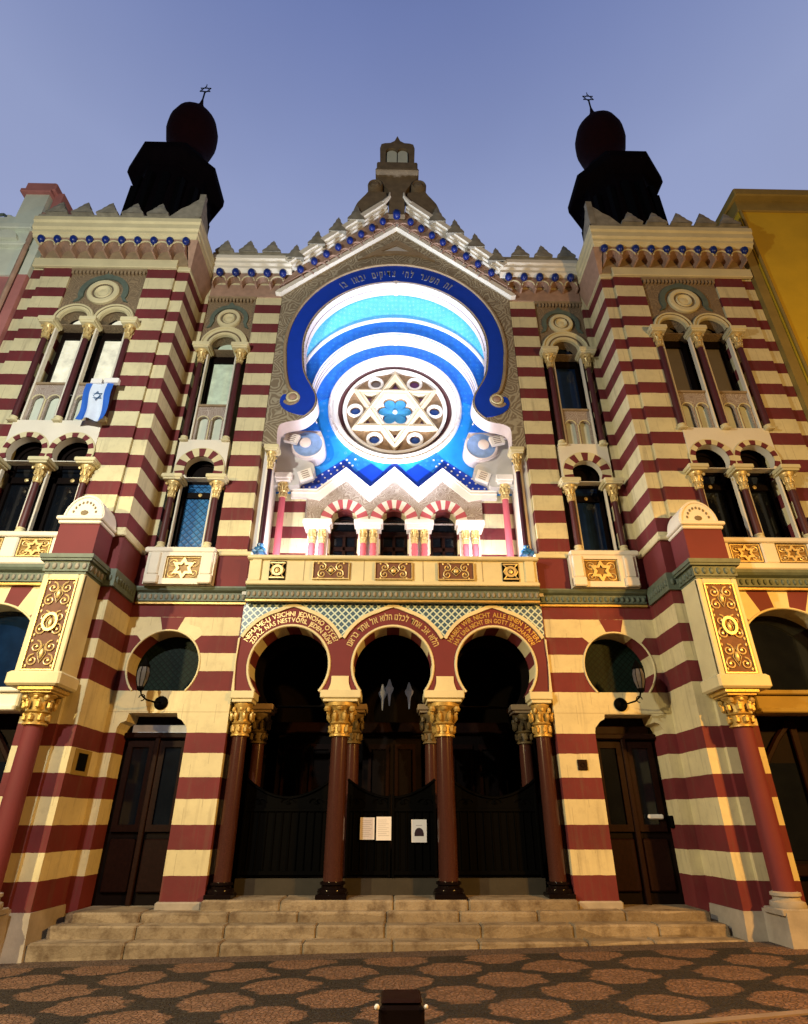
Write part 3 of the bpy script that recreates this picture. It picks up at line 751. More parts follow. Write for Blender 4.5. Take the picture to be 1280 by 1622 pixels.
    mb.add(v, f)
    cn = mb.build('tower_cornice', 'cream_stone', P)
    mb = MB(side); corbels(mb, T0 + .2, -4.86, .385, 9.12, 9.40, 13.5, 13.14, 13.28)
    n = 9; p = (-4.86 - (T0 + .2)) / n
    mb.box(T0 + .16, -4.82, 9.10, 9.43, 13.44, 13.52)
    ca = mb.build('corbel_table', 'pink_tan', cn)
    mb = MB(side)
    for i in range(n):
        cx = T0 + .2 + p * (i + .5); mb.tube(ring_path(cx, 13.28, p * .42, 180, 0, 9.11, 10), .018, 5)
    mb.build('corbel_moulding', 'cream_stone', cn, True)
    mb = MB(side); mb.box(T0 + .1, -4.84, 9.385, 9.42, 12.98, 13.45); mb.build('frieze', 'tan_stone', cn)
    mb = MB(side); mb.bbox(T0 + .02, -5.06, 9.34, 9.42, 12.86, 13.12, .012); mb.bbox(-5.08, T1 + .03, 9.42, 9.5, 12.86, 13.12, .012); mb.box(T1 - .1, T1 + .03, 9.5, 10.38, 12.86, 13.5); mb.build('frieze_band', 'cream_stone', cn)
    mb = MB(side)
    v = [(-4.83, 9.1, 13.5), (-4.60, 9.1, 13.5), (-4.60, 10.4, 13.5), (-4.83, 10.4, 13.5), (-4.83, 9.45, 12.9), (-4.78, 9.45, 12.9), (-4.78, 10.4, 12.9), (-4.83, 10.4, 12.9)]
    mb.add(v, [(0, 1, 2, 3), (7, 6, 5, 4), (0, 4, 5, 1), (1, 5, 6, 2), (2, 6, 7, 3), (3, 7, 4, 0)]); mb.build('corner_bracket', 'pink_tan', cn)
    for i in range(n + 1): bead(side, T0 + .22 + (p) * i * .995, 9.08, 13.43, cn, .085)
    mxs = [-7.95, -7.36, -6.78, -6.19, -5.60]
    mb = MB(side); mb.box(T0 - .0, -4.63, 8.985, 9.12, 14.0, 14.17); mb.box(-4.76, -4.63, 9.12, 10.3, 14.0, 14.17); mb.build('parapet', 'merlon_stone', P)
    for x in mxs:
        mb = MB(side); merlon(mb, x, 9.05, 14.16, .5, .52); mb.build('merlon', 'merlon_stone', P)
    mb = MB(side)   # corner merlon folded round the corner
    h = .82; pr = [(0, h), (-.1, h * .82), (-.24, h * .66), (-.34, h * .5), (-.5, h * .36), (-.62, h * .16), (-.72, 0)]
    mb.plate([[(-4.61, 14.16)] + [(-4.61 + a, 14.16 + b) for a, b in pr]], 8.98, 9.11)
    k = len(mb.v); pts = [(8.98, 14.16)] + [(8.98 - a * .8, 14.16 + b) for a, b in pr]; m_ = len(pts)
    vv = [(-4.600, y - .012, z) for y, z in pts] + [(-4.74, y - .012, z) for y, z in pts]
    mb.add(vv, [tuple(range(m_)), tuple(range(2 * m_ - 1, m_ - 1, -1))] + [(i, m_ + i, m_ + (i + 1) % m_, (i + 1) % m_) for i in range(m_)])
    mb.build('corner_merlon', 'merlon_stone', P)
    for y in (9.95,):
        pass
    # ---- turret: octagonal stage, flaring eave, onion dome
    tx, ty = -6.58, 11.03
    o8 = pi / 8
    mb = MB(side); c = 1 / math.cos(o8)
    mb.lathe(tx, ty, [(1.12 * c, 13.8), (1.02 * c, 15.6), (.98 * c, 16.9), (.95 * c, 17.95), (1.0 * c, 18.1)], 8, rot=o8); tu = mb.build('turret', 'copper_black', P)
    mb = MB(side); mb.lathe(tx, ty, [(1.0 * c, 18.08), (1.23 * c, 18.2), (1.255 * c, 18.25), (1.255 * c, 18.5), (1.15 * c, 18.6), (.82 * c, 19.1), (.6 * c, 19.6)], 8, rot=o8); mb.build('eave', 'copper_black', tu)
    mb = MB(side)
    for i in range(8):
        a = o8 * 2 * i + 0; ca_, sa = math.cos(a), math.sin(a)
        for q in (-.2, .2):
            X = tx + 1.0 * ca_ - q * sa; Y = ty + 1.0 * sa + q * ca_
            mb.tube([(X, Y, 15.4), (X, Y, 17.4)], .12, 6)
    mb.build('turret_openings', 'black_iron', tu)
    mb = MB(side); mb.lathe(tx, ty, [(.66, 19.3), (.58, 19.9), (.60, 20.15), (.70, 20.5), (.77, 20.9), (.76, 21.3), (.66, 21.7), (.46, 22.05), (.24, 22.3), (.13, 22.5), (.14, 22.62), (.07, 22.8), (.03, 23.1)], 28); mb.build('onion_dome', 'maroon_dome', tu, True)
    mb = MB(side); mb.tube([(tx, ty, 22.9), (tx, ty, 23.55)], .03, 6)
    for q in (0, 1):
        s3 = [(tx + .2 * math.sin(2 * pi * i / 3 + pi * q), ty, 23.72 + .2 * math.cos(2 * pi * i / 3 + pi * q)) for i in range(3)]
        mb.tube(s3, .017, 5, True)
    mb.tube([(tx, ty, 23.92), (tx, ty, 24.05)], .015, 5)
    mb.build('star_finial', 'black_iron', tu)

    # ---- middle bay
    d = 10.4
    mb = MB(side)
    ocu = horseshoe(-4.03, 4.02, .63, 3.585, 36)
    door = [(-4.6, .4), (-4.6, 2.98), (-4.56, 3.06), (-4.47, 3.09), (-4.45, 3.22), (-3.64, 3.22), (-3.62, 3.14), (-3.54, 3.1), (-3.45, 3.0), (-3.43, 2.93), (-3.43, .4)]
    mb.plate([[(-4.82, .41), (-4.6, .41)] + door[1:-1] + [(-3.43, .41), (-2.77, .41), (-2.77, 5.2), (-2.84, 5.2), (-2.84, 13.6), (-4.82, 13.6)], ocu, rect(-4.64, -3.46, 6.08, 13.10)], d, d + .5)
    mw = mb.build('bay_wall', 'striped_plaster', P)
    window_unit(side, -4.05, [0], d, 0, 'blind_green_glow' if side == 1 else 'glass_blueblack', 'glass_blue' if side == 1 else 'glass_blueblack', .59, 1)
    # red key wedge above the round window and fan joints
    mb = MB(side); mb.plate([[(-4.24, 4.89), (-4.17, 4.66), (-3.89, 4.66), (-3.80, 4.89)]], d - .004, d + .001); mb.build('keystone', 'red_plaster', mw)
    mb = MB(side)
    mb.plate([[(-4.62, 4.58), (-4.50, 4.45), (-4.36, 4.57), (-4.17, 4.66), (-4.2, 4.8), (-4.5, 4.7)]], d - .003, d + .001); mb.plate([[(-3.42, 4.58), (-3.55, 4.46), (-3.7, 4.57), (-3.89, 4.66), (-3.84, 4.8), (-3.5, 4.7)]], d - .003, d + .001); mb.build('fan_stones', 'cream_stone', mw)
    mb = MB(side); mb.tube([(x, d - .005, z) for x, z in ocu], .018, 6); mb.build('roundel_moulding', 'cream_stone', mw, True)
    mb = MB(side); mb.plate([circ(-4.03, 4.02, .7)], d + .44, d + .46); g = mb.build('round_window', 'glass_green_dark', P)
    # fascia joint in the double cream course
    mb = MB(side); mb.box(-4.79, -2.78, d - .002, d + .001, 3.235, 3.24); mb.build('joint', 'tan_stone', mw)
    # green cornice, sill box, red base
    green_cornice(side, -4.74, -2.72, d - .02, 5.14, 5.44)
    mb = MB(side); mb.bbox(-3.33, -2.74, d - .11, d + .02, 5.44, 6.07, .01); mb.box(-4.8, -4.62, d - .10, d, 5.44, 6.07); bb = mb.build('base_band', 'red_plaster', P)
    mb = MB(side); mb.bbox(-3.35, -2.71, d - .14, d + .02, 6.07, 6.16, .015); mb.build('band_coping', 'cream_stone', bb)
    mb = MB(side)
    mb.bbox(-4.68, -3.36, d - .28, d + .3, 6.07, 6.18, .02)
    mb.plate([rect(-4.6, -3.34, 5.44, 6.07), rect(-4.25, -3.6, 5.55, 6.0)], d - .26, d - .10)
    for x in (-4.45, -3.47): mb.bbox(x - .1, x + .1, d - .30, d - .2, 5.62, 6.07, .02); mb.bbox(x - .13, x + .13, d - .32, d - .2, 5.44, 5.62, .02)
    mb.build('sill_balcony', 'white_stone', P)
    gold_panel(P, side, -4.25, -3.6, 5.55, 6.0, d - .18, True, deep='gold_dark')
    # mid cornice (level part)
    mb = MB(side)
    prof = [(10.6, 13.72), (10.18, 13.72), (10.14, 13.76), (10.1, 13.80), (10.1, 13.88), (10.05, 13.92), (10.05, 14.0), (10.0, 14.04), (10.0, 14.15), (10.6, 14.17)]
    mb.hbar(-4.58, -2.62, prof); mc = mb.build('bay_cornice', 'white_stone', P)
    mb = MB(side); corbels(mb, -4.56, -2.78, .39, 10.2, 10.41, 13.73, 13.36, 13.46); mb.box(-4.62, -2.84, 10.37, 10.41, 13.10, 13.5); mb.build('corbel_table', 'pink_tan', mc)
    mb = MB(side)
    for i in range(5): mb.tube(ring_path(-4.56 + .356 * (i + .5), 13.46, .15, 180, 0, 10.19, 10), .016, 5)
    mb.build('corbel_moulding', 'cream_stone', mc, True)
    for x in (-4.38, -3.99, -3.6, -3.21, -2.82): bead(side, x, 10.12, 13.66, mc, .095)
    mb = MB(side); mb.box(-4.62, -2.7, 10.05, 10.2, 14.15, 14.3); mb.build('parapet', 'merlon_stone', P)
    for x in (-4.33, -3.74, -3.15):
        mb = MB(side); merlon(mb, x, 10.12, 14.28, .46, .54); mb.build('merlon', 'merlon_stone', P)
    # ---- raking cornice of the gable (half)
    A = Vector((-2.62, 0, 13.93)); B_ = Vector((-.30, 0, 16.28))
    dirv = (B_ - A).normalized(); nrm = Vector((-dirv.z, 0, dirv.x))
    def rake(t0, t1, n0, n1, y0, y1, mbx):
        p = [A + dirv * t0 + nrm * n0, A + dirv * t1 + nrm * n0, A + dirv * t1 + nrm * n1, A + dirv * t0 + nrm * n1]
        mbx.plate([[(q.x, q.z) for q in p]], y0, y1)
    Lr = (B_ - A).length
    mb = MB(side); rake(-.06, Lr, .03, .16, 10.0, 10.6, mb); rake(-.02, Lr + .02, -.05, .028, 10.06, 10.6, mb); rake(0, Lr, -.10, -.052, 10.12, 10.6, mb)
    mb.tube([(B_.x + .0 + nrm.x * .1, 10.06, B_.z + nrm.z * .1), (-.27, 10.05, 16.5), (-.20, 10.04, 16.62), (-.19, 10.04, 16.8)], [.075, .06, .045, .02], 8)
    rk = mb.build('raking_cornice', 'white_stone', P)
    # pinkish soffit band with scallops
    mb = MB(side); q0 = A + nrm * -.1; q1 = B_ + nrm * -.1 + dirv * .05
    mb.plate([[(-2.9, 13.32), (-2.66, 13.72), (q0.x, q0.z), (q1.x, q1.z), (0, 16.5), (0, 15.82)]], 10.22, 10.41); mb.build('rake_frieze', 'pink_tan', rk)
    bs = [(-2.4, 13.82), (-2.08, 14.13), (-1.79, 14.41), (-1.50, 14.68), (-1.21, 14.94), (-.93, 15.20), (-.65, 15.46), (-.37, 15.72)]
    for x, zz in bs: bead(side, x, 10.13, zz, rk, .09)
    mb = MB(side)
    for x, zz in bs:
        mb.tube([(x + .2 + .16 * math.cos(R(a)) * .9 - .02, 10.2, zz - .24 + .13 * math.sin(R(a)) + .14) for a in range(225, -14, -24)], .02, 5)
    mb.build('scallops', 'pink_tan', rk, True)
    # inner gable moulding
    mb = MB(side); mb.plate([[(-2.98, 13.14), (-2.86, 13.12), (0, 15.66), (0, 15.80), (-2.92, 13.22)]], 10.24, 10.4); mb.build('gable_moulding', 'white_stone', rk)
    for t in (.30, 1.02, 1.74, 2.4):
        q = A + dirv * t + nrm * .14
        mb = MB(side); merlon(mb, q.x - .04, 10.12, q.z - .16, .44, .60 + .06 * t); mb.build('merlon', 'merlon_stone', P)
    # ---- front column of the recess
    column(P, side, -2.62, 10.50, 6.38, 8.2, .055, 8.14, 8.56, (.155, 8.56, 8.70), ('column_shaded', 'gold_light', 'cream_stone', 'glass_blue'), base=(6.2, 6.42, .12))
    # inner corner column
    column(P, side, -2.45, 11.22, 6.2, 7.9, .075, 7.86, 8.22, (.19, 8.22, 8.42), ('recess_pink', 'gold_light', 'recess_white', 'recess_white'))
    # side wall of the recess
    mb = MB(side); mb.box(-2.84, -2.66, 10.56, 11.6, 5.4, 8.7); mb.build('recess_side', 'recess_white', P)
    mb = MB(side); mb.box(-2.95, -2.80, 10.56, 11.6, 8.7, 14); mb.build('recess_shell', 'recess_white', P)
    # ---- end column and pier side of the portal
    column(P, side, -2.56, 10.50, .77, 2.86, .13, 2.85, 3.38, (.2, 3.39, 3.575), ('maroon_granite', 'gold', 'cream_stone', 'black_base'), base=(.575, .79, .2), abd=.2)
    column(P, side, -.88, 10.46, .77, 2.86, .15, 2.84, 3.38, (.345, 3.39, 3.575), ('maroon_granite', 'gold', 'cream_stone', 'black_base'), base=(.575, .80, .23), abd=.26)
    column(P, side, -.72, 11.45, .77, 2.86, .13, 2.84, 3.36, (.25, 3.37, 3.52), ('maroon_granite', 'gold_shaded', 'tan_stone', 'black_base'), base=(.575, .80, .2), abd=.24)
    column(P, side, -2.45, 11.45, .77, 2.86, .13, 2.84, 3.36, (.25, 3.37, 3.52), ('maroon_granite', 'gold_shaded', 'tan_stone', 'black_base'), base=(.575, .80, .2), abd=.24)
    # white plinth of the pier
    mb = MB(side); mb.bbox(-3.47, -2.79, d - .06, d + .5, .40, .545, .02); mb.box(-3.46, -2.80, d - .03, d + .5, .2, .42); mb.build('pier_plinth', 'plinth_stone', P)
    # ---- side door
    mb = MB(side); mb.box(-4.66, -3.42, 10.84, 10.9, .4, 3.3); dr = mb.build('side_door', 'dark_wood', P)
    mb = MB(side); mb.bbox(-4.5, -3.5, 10.80, 10.86, 2.92, 3.08, .01); mb.build('fanlight', 'transom' if side == 1 else 'brown_wood', dr)
    mb = MB(side)
    for xx in (-4.02,): mb.bbox(xx - .04, xx + .04, 10.76, 10.85, .45, 2.88, .01)
    for cx in (-4.29, -3.74):
        mb.plate([rect(cx - .23, cx + .23, 1.45, 2.82), rect(cx - .14, cx + .14, 1.55, 2.72)], 10.79, 10.842); mb.bbox(cx - .21, cx + .21, 10.79, 10.842, .62, 1.35, .02)
    mb.bbox(-4.6, -3.43, 10.74, 10.85, 2.86, 2.95, .015); mb.build('door_panels', 'brown_wood', dr)
    mb = MB(side)
    for cx in (-4.29, -3.74): mb.box(cx - .14, cx + .14, 10.825, 10.838, 1.55, 2.72)
    mb.build('pane', 'glass_dark', dr)
    mb = MB(side); mb.box(-4.8, -3.4, 10.38, 11.0, .3, .405); mb.build('door_step', 'step_stone', dr)

half(1); half(-1)
P = SYN
# outlet hatch on the left tower return and brass plaque on the right pier
mb = MB(); mb.plate([rect(9.62, 10.14, 2.22, 2.58), rect(9.72, 10.04, 2.28, 2.53)], -.01, .01); mb.v = [(-4.795 + y, x, z) for x, y, z in mb.v]; hf = mb.build('wall_hatch', 'ochre_render', P)
mb = MB(); mb.box(-4.80, -4.793, 9.72, 10.04, 2.28, 2.53); mb.build('hatch_door', 'black_iron', hf)
mb = MB(); mb.bbox(3.06, 3.22, 10.375, 10.40, 2.34, 2.50, .006); mb.tube([(3.10, 10.372, 2.42), (3.14, 10.37, 2.46), (3.18, 10.372, 2.42), (3.14, 10.37, 2.38)], .006, 5, True); mb.build('plaque', 'brown_wood', P)
mb = MB(); mb.bbox(4.22, 4.47, 10.72, 10.78, 1.63, 1.70, .015); mb.build('door_handle', 'steel_white', P)
mb = MB(); mb.bbox(4.55, 4.70, 10.66, 10.80, 1.50, 1.68, .02); mb.build('lock_box', 'black_iron', P)

# ================================================================== central arch
# front plate with scrolled opening
hl = smoothp([(-2.52, 8.7), (-2.54, 9.15), (-2.42, 9.30), (-2.14, 9.37), (-1.98, 9.45), (-1.82, 9.62), (-1.745, 9.82), (-1.76, 10.05), (-1.87, 10.30), (-2.0, 10.55), (-2.09, 10.82), (-2.135, 11.15)], 5)
el = arc(0, 11.55, 2.16, 188, 90, 36, 1.0)[1:]
holehalf = hl + [(x, 11.55 + (z - 11.55) * (1.0)) for x, z in el]
hole = mirr(holehalf[:-1] + [(0, 13.71)])
hole = [q for i, q in enumerate(hole) if i == 0 or (abs(q[0] - hole[i - 1][0]) + abs(q[1] - hole[i - 1][1])) > 1e-4]
outer = [(-2.83, 8.7)] + hole + [(2.83, 8.7), (2.83, 13.3), (0, 15.9), (-2.83, 13.3)]
mb = MB(); mb.plate([outer], 10.415, 10.80); ga = mb.build('arch_reveal', 'recess_cream', P)
mb = MB(); mb.plate([outer], 10.40, 10.414); mb.build('arch_front', 'arabesque', ga)
# blue inscription band
inner = [(x * 1.012 - .012, z) for x, z in holehalf if z > 9.43]
topin = [(-x, z) for x, z in reversed(inner)]
inn = inner[:-1] + [(0, 13.74)] + topin[1:]
scr = smoothp([(-2.0, 9.49), (-2.18, 9.52), (-2.38, 9.60), (-2.52, 9.73), (-2.565, 9.88), (-2.52, 10.03), (-2.44, 10.06)], 4)
boss = smoothp([(-2.44, 10.06), (-2.44, 9.92), (-2.38, 9.83), (-2.28, 9.79), (-2.17, 9.84), (-2.12, 9.95), (-2.16, 10.07), (-2.27, 10.14), (-2.35, 10.25), (-2.43, 10.52), (-2.49, 10.85), (-2.53, 11.25)], 5)
oe = arc(0, 11.55, 2.55, 187, 90, 40, 2.77 / 2.55)[1:]
outl = scr + boss[1:] + oe
outr = [(-x, z) for x, z in reversed(outl)]
band = inn + outr[:-1] if False else None
left_chain = outl            # from scroll foot round to top centre
right_chain = outr           # from top centre to right scroll foot
bandpoly = left_chain + right_chain[1:] + list(reversed(inn))
def dedupe(p):
    q = [p[0]]
    for a in p[1:]:
        if abs(a[0] - q[-1][0]) + abs(a[1] - q[-1][1]) > 1e-3: q.append(a)
    return q
mb = MB(); mb.plate([dedupe(bandpoly)], 10.375, 10.399); bb_ = mb.build('inscription_band', 'deep_blue', P)
mb = MB(); edge = [(x, 10.375, z) for x, z in dedupe(boss[8:] + oe + [(-a, b) for a, b in reversed(boss[8:] + oe)][1:])]
mb.tube([(x * 1.02, y, z + (.02 if z > 11.5 else 0)) for x, y, z in edge], .042, 6); mb.tube([(x, 10.38, z) for x, z in dedupe(inn)], .012, 5); mb.build('band_moulding', 'tan_stone', bb_, True)
for sx in (-1, 1):
    mb = MB(sx * -1); mb.disc(-2.28, 9.96, 10.375, [(.15, .02), (.155, -.02), (.12, -.05), (.085, -.03), (.07, -.04), (.001, -.05)], 24); mb.disc(-2.28, 9.96, 10.37, [(.09, -.04), (.06, -.062), (.001, -.066)], 16, m=1); mb.build('volute_boss', ['cream_stone', 'pink_tan'], bb_, True)
# carved triangle above
mb = MB(); mb.plate([[(-1.0, 14.50), (0, 15.3), (1.0, 14.50), (.55, 14.68), (0, 14.74), (-.55, 14.68)], [(-.42, 14.83), (0, 15.08), (.42, 14.83), (0, 14.86)]], 10.36, 10.40); mb.build('gable_triangle', 'tan_stone', ga)
mb = MB(); mb.plate([[(-.40, 14.83), (0, 15.07), (.40, 14.83)]], 10.39, 10.399); mb.build('triangle_ground', 'recess_grey', ga)
# middle plate
cR, cC = 1.98, 10.6
lowC = smoothp([(-2.40, 9.42), (-2.35, 9.28), (-2.36, 9.10), (-2.26, 8.92), (-2.0, 8.80), (-1.75, 8.86), (-1.61, 9.03), (-1.60, 9.25), (-1.69, 9.50), (-1.79, 9.75)], 5)
cirC = arc(0, cC, cR, 205, 90, 40)[1:]
halfC = [(-2.79, 9.42)] + lowC + cirC
holeC = mirr(halfC[:-1] + [(0, cC + cR)])
outC = holeC + [(2.79, 13.95), (-2.79, 13.95)]
mb = MB(); mb.plate([dedupe(outC)], 11.062, 11.44); mp_ = mb.build('middle_reveal', 'recess_cream', P)
off = [(x * 1.004, z) for x, z in holeC]
# light blue sheet above the lip, mid blue sheet below
lipR, lipC = 2.40, 10.67
lip = arc(0, lipC, lipR, 165, 15, 48)
mb = MB()    # pale cove leaning from the front opening back to the lip
ca = arc(0, 11.55, 2.30, 176, 4, 48); v = [(x, 10.79, z) for x, z in ca] + [(x, 11.05, z) for x, z in arc(0, lipC, lipR, 160, 20, 48)]
mb.add(v, [(i, i + 1, 50 + i, 49 + i) for i in range(48)]); mb.build('pale_blue_field', 'pale_blue', mp_, True)
seg = [q for q in holeC if q[1] > 9.55]
mb = MB(); mb.plate([dedupe([(-2.7, 9.55)] + seg + [(2.7, 9.55), (2.7, 11.1)] + list(reversed(lip)) + [(-2.7, 11.1)])], 11.05, 11.061); mb.build('mid_blue_field', 'mid_blue', mp_)
mb = MB(); mb.tube([(x, 11.03, z) for x, z in lip], .05, 8); mb.tube([(x, 11.03, z) for x, z in arc(0, cC, cR + .02, 205, -25, 60)], .018, 6); mb.build('lip_moulding', 'recess_white', mp_, True)
for sx in (1, -1):
    vol = [q for q in halfC if q[1] <= 9.56]
    mb = MB(sx); mb.plate([dedupe([(-2.74, 9.54)] + vol + [(-1.72, 9.545)])], 10.95, 10.961) if False else mb.plate([circ(-1.975, 9.17, .335, 32)], 11.04, 11.061); vb = mb.build('volute_face', 'volute_blue', mp_)
    mb = MB(sx); mb.disc(-2.03, 9.2, 11.04, [(.13, .01), (.13, -.03), (.09, -.05), (.001, -.05)], 20); mb.tube(ring_path(-1.975, 9.17, .35, 170, 395, 11.04, 26), .022, 6); mb.build('volute_boss', 'recess_cream', vb, True)
    # ribbed scroll ends
    for (cx, cz, w_, h_, rot, yy) in ((-2.33, 9.25, .30, .22, -14, 10.90), (-1.99, 8.42, .30, .24, 22, 11.12)):
        mb = MB(sx); c_, s_ = math.cos(R(rot)), math.sin(R(rot))
        def rt(a, b): return (cx + a * c_ - b * s_, cz + a * s_ + b * c_)
        mb.plate([[rt(-w_ / 2, -h_ / 2), rt(w_ / 2, -h_ / 2), rt(w_ / 2 + .02, h_ / 2), rt(-w_ / 2, h_ / 2)]], yy, yy + .1)
        sr = mb.build('scroll_end', 'recess_white', mp_)
        mb = MB(sx)
        for k in range(4):
            b = -h_ / 2 + h_ * (k + .6) / 4.4; p0, p1 = rt(-w_ * .25, b), rt(w_ * .3, b); mb.tube([(p0[0], yy - .003, p0[1]), (p1[0], yy - .003, p1[1])], .011, 5)
        mb.build('scroll_grooves', 'groove', sr)
    mb = MB(sx); mb.plate([smoothp([(-2.66, 9.5), (-2.25, 9.3), (-2.02, 8.85), (-1.84, 8.72), (-1.79, 8.55), (-1.86, 8.42), (-2.1, 8.30), (-2.16, 8.16), (-2.66, 8.14)], 3)], 11.15, 11.44); mb.build('grey_bracket', 'recess_grey', mp_)
# keystone seams
mb = MB(); mb.box(-.045, .045, 10.42, 10.79, 13.67, 13.72); mb.box(-.045, .045, 11.07, 11.43, cC + cR - .02, cC + cR + .01); mb.build('key_seam', 'recess_white', P)
mb = MB()
for (cz, r_, y_, kz, yy) in ((11.55, 2.15, 0, 1, (10.60,)), (cC, cR - .01, 0, 1, (11.18, 11.3))):
    for y in yy:
        for a0, a1 in ((178, 93), (87, 2)): mb.tube(ring_path(0, cz, r_, a0, a1, y, 40), .007, 4)
mb.build('soffit_lines', 'groove', P)

# ---- back wall
BY = 11.45
rkz = 1.0; rc = 10.56
mb = MB()
mb.plate([rect(-2.8, 2.8, 8.1, 13.2), circ(0, rc, 1.42, 64, rkz)], BY, BY + .33)
bw = mb.build('back_wall', 'sky_blue', P)
mb = MB()
mb.plate([arc(0, 10.6, 1.98, 180, 0, 40) + [(1.66, 10.75)] + arc(0, rc, 1.64, 10, 170, 40, rkz)], BY - .01, BY - .001) ; mb.build('upper_ring', 'mid_blue', bw)
holes = [arch_hole(x, .30, 5.7, 7.38) for x in (-1.09, 0, 1.09)]
pts = [(-2.8, 5.5)]
for x in (-1.09, 0, 1.09): pts += [(x - .30, 5.5)] + arc(x, 7.38, .30, 180, 0, 20) + [(x + .30, 5.5)]
pts += [(2.8, 5.5), (2.8, 8.1), (-2.8, 8.1)]
mb = MB(); mb.plate([pts], BY + .002, BY + .33); lw = mb.build('lower_back_wall', 'striped_recess', P)
# zigzag bands
zz = [(-2.15, 8.18), (-1.72, 8.18), (-1.10, 8.76), (-.54, 8.24), (0, 8.78), (.54, 8.24), (1.10, 8.76), (1.72, 8.18), (2.15, 8.18)]
up1 = [(-2.15, 8.52), (-1.80, 8.55), (-1.22, 8.98), (-1.16, 9.02), (-.88, 8.68), (-.54, 8.92), (-.27, 8.70), (0, 8.98), (.27, 8.70), (.54, 8.92), (.88, 8.68), (1.16, 9.02), (1.22, 8.98), (1.80, 8.55), (2.15, 8.52)]
mb = MB(); mb.plate([zz + list(reversed(up1))], BY - .012, BY - .002); mb.build('dark_zigzag', 'deep_blue', bw)
up2 = [(-1.16, 9.02), (-.96, 9.24), (-.54, 8.92), (-.88, 8.68)]
mb = MB(); mb.plate([up2], BY - .010, BY - .001); mb.plate([[(-x, z) for x, z in up2]], BY - .010, BY - .001); mb.build('diamond_field', 'mid_blue', bw)
mb = MB(); rnd = random.Random(3)
for i in range(3):
    for j in range(9 - i * 0):
        for sx in (-1, 1):
            x = -2.05 + .135 * j + .06 * (i % 2); zc = 8.27 + .13 * i + max(0, (x + 1.75)) * .75
            if zc > 9.1: continue
            mb.plate([star_pts(sx * x, zc, .024 + .006 * rnd.random())], BY - .018, BY - .009)
mb.build('painted_stars', 'recess_white', bw)
lowz = [(-2.05, 7.96), (-1.70, 7.90), (-1.66, 7.88), (-1.09, 8.42), (-.545, 7.86), (0, 8.44), (.545, 7.86), (1.09, 8.42), (1.66, 7.88), (1.70, 7.90), (2.05, 7.96)]
zz2 = [(-2.30, 8.18)] + zz[1:-1] + [(2.30, 8.18)]
mb = MB(); mb.plate([zz2 + [(2.30, 7.96)] + list(reversed(lowz)) + [(-2.30, 7.96)]], BY - .10, BY)
for k, o in ((0, .0), (1, .07)): mb.tube([(x, BY - .10 - .015 * (1 - k), z - o - .03) for x, z in zz2], .022, 6)
zg = mb.build('zigzag_cornice', 'recess_white', P)
mb = MB(); mb.plate([[(-1.95, 7.34)] + [(-1.95, 7.95)] + lowz[1:-1] + [(1.95, 7.95), (1.95, 7.34)]] + [horseshoe(x, 7.40, .535, 7.345) for x in (-1.09, 0, 1.09)], BY - .07, BY); mb.build('spandrels', 'arabesque_pale', zg)
mb = MB()
for x in (-1.09, 0, 1.09): voussoirs(mb, x, 7.38, .30, .53, 180, 0, 13, BY - .06, BY + .02, 1.15)
mb.build('voussoirs', ['recess_white', 'recess_pink'], zg)
for x in (-1.64, -.545, .545, 1.64):
    mb = MB(); mb.bbox(x - .31, x + .31, BY - .32, BY + .02, 7.22, 7.33, .015); mb.bbox(x - .27, x + .27, BY - .28, BY + .02, 7.12, 7.22, .01); mb.box(x - .22, x + .22, BY - .06, BY, 5.7, 7.12); pc = mb.build('window_pier', 'recess_white', P)
    for o in (-.105, .105):
        mb = MB(); capital(mb, x + o, BY - .17, 6.8, 7.12, .06, .09, 6); mb.build('capital', 'gold_light', pc, True)
        mb = MB(); mb.lathe(x + o, BY - .17, [(.062, 5.7), (.062, 6.35), (.07, 6.40), (.06, 6.45), (.07, 6.5), (.06, 6.55), (.07, 6.6), (.06, 6.65), (.07, 6.7), (.058, 6.8)], 16); mb.build('colonnette', 'recess_pink', pc, True)
for x in (-1.09, 0, 1.09):
    mb = MB(); mb.plate([arch_hole(x, .34, 5.6, 7.38)], BY + .26, BY + .28); g = mb.build('balcony_window', 'glass_dark', P)
    mb = MB(); mb.bbox(x - .34, x + .34, BY + .18, BY + .27, 7.14, 7.26, .01); mb.bbox(x - .035, x + .035, BY + .2, BY + .27, 5.7, 7.14, .01)
    for sx in (-1, 1): mb.bbox(x + sx * .28 - .05, x + sx * .28 + .05, BY + .2, BY + .27, 5.7, 7.14, .01)
    mb.bbox(x - .3, x + .3, BY + .2, BY + .27, 6.80, 6.90, .01)
    for zz_ in (7.42, 7.56): mb.tube(ring_path(x, zz_ - .16, .3, 150, 30, BY + .24, 8), .012, 5)
    mb.build('window_frame', 'brown_wood', g)

# ---- rose window
RY = BY + .16
def em(pts): return [(x, rc + (z - rc) * rkz) for x, z in pts]
mb = MB()
mb.disc(0, rc, BY, [(1.40, .16), (1.40, -.02), (1.44, -.08), (1.50, -.09), (1.53, -.05), (1.56, -.09), (1.62, -.08), (1.64, .0)], 72, rkz)
rose = mb.build('rose_window', 'recess_white', P, True)
mb = MB()
for i in range(48):
    a = 2 * pi * i / 48; mb.sph(1.585 * math.cos(a), BY - .09, rc + rkz * 1.585 * math.sin(a), .03, .02, .03, 6)
mb.tube([(1.585 * math.cos(2 * pi * i / 64), BY - .088, rc + 1.585 * math.sin(2 * pi * i / 64)) for i in range(64)], .016, 6, True)
mb.build('rose_beads', 'recess_cream', rose, True)
mb = MB(); mb.disc(0, rc, BY, [(1.395, .17), (1.395, .10), (1.34, .08), (1.30, .13), (1.28, .17)], 72, rkz); mb.build('rose_inner_ring', 'maroon_paint', rose, True)
mb = MB()
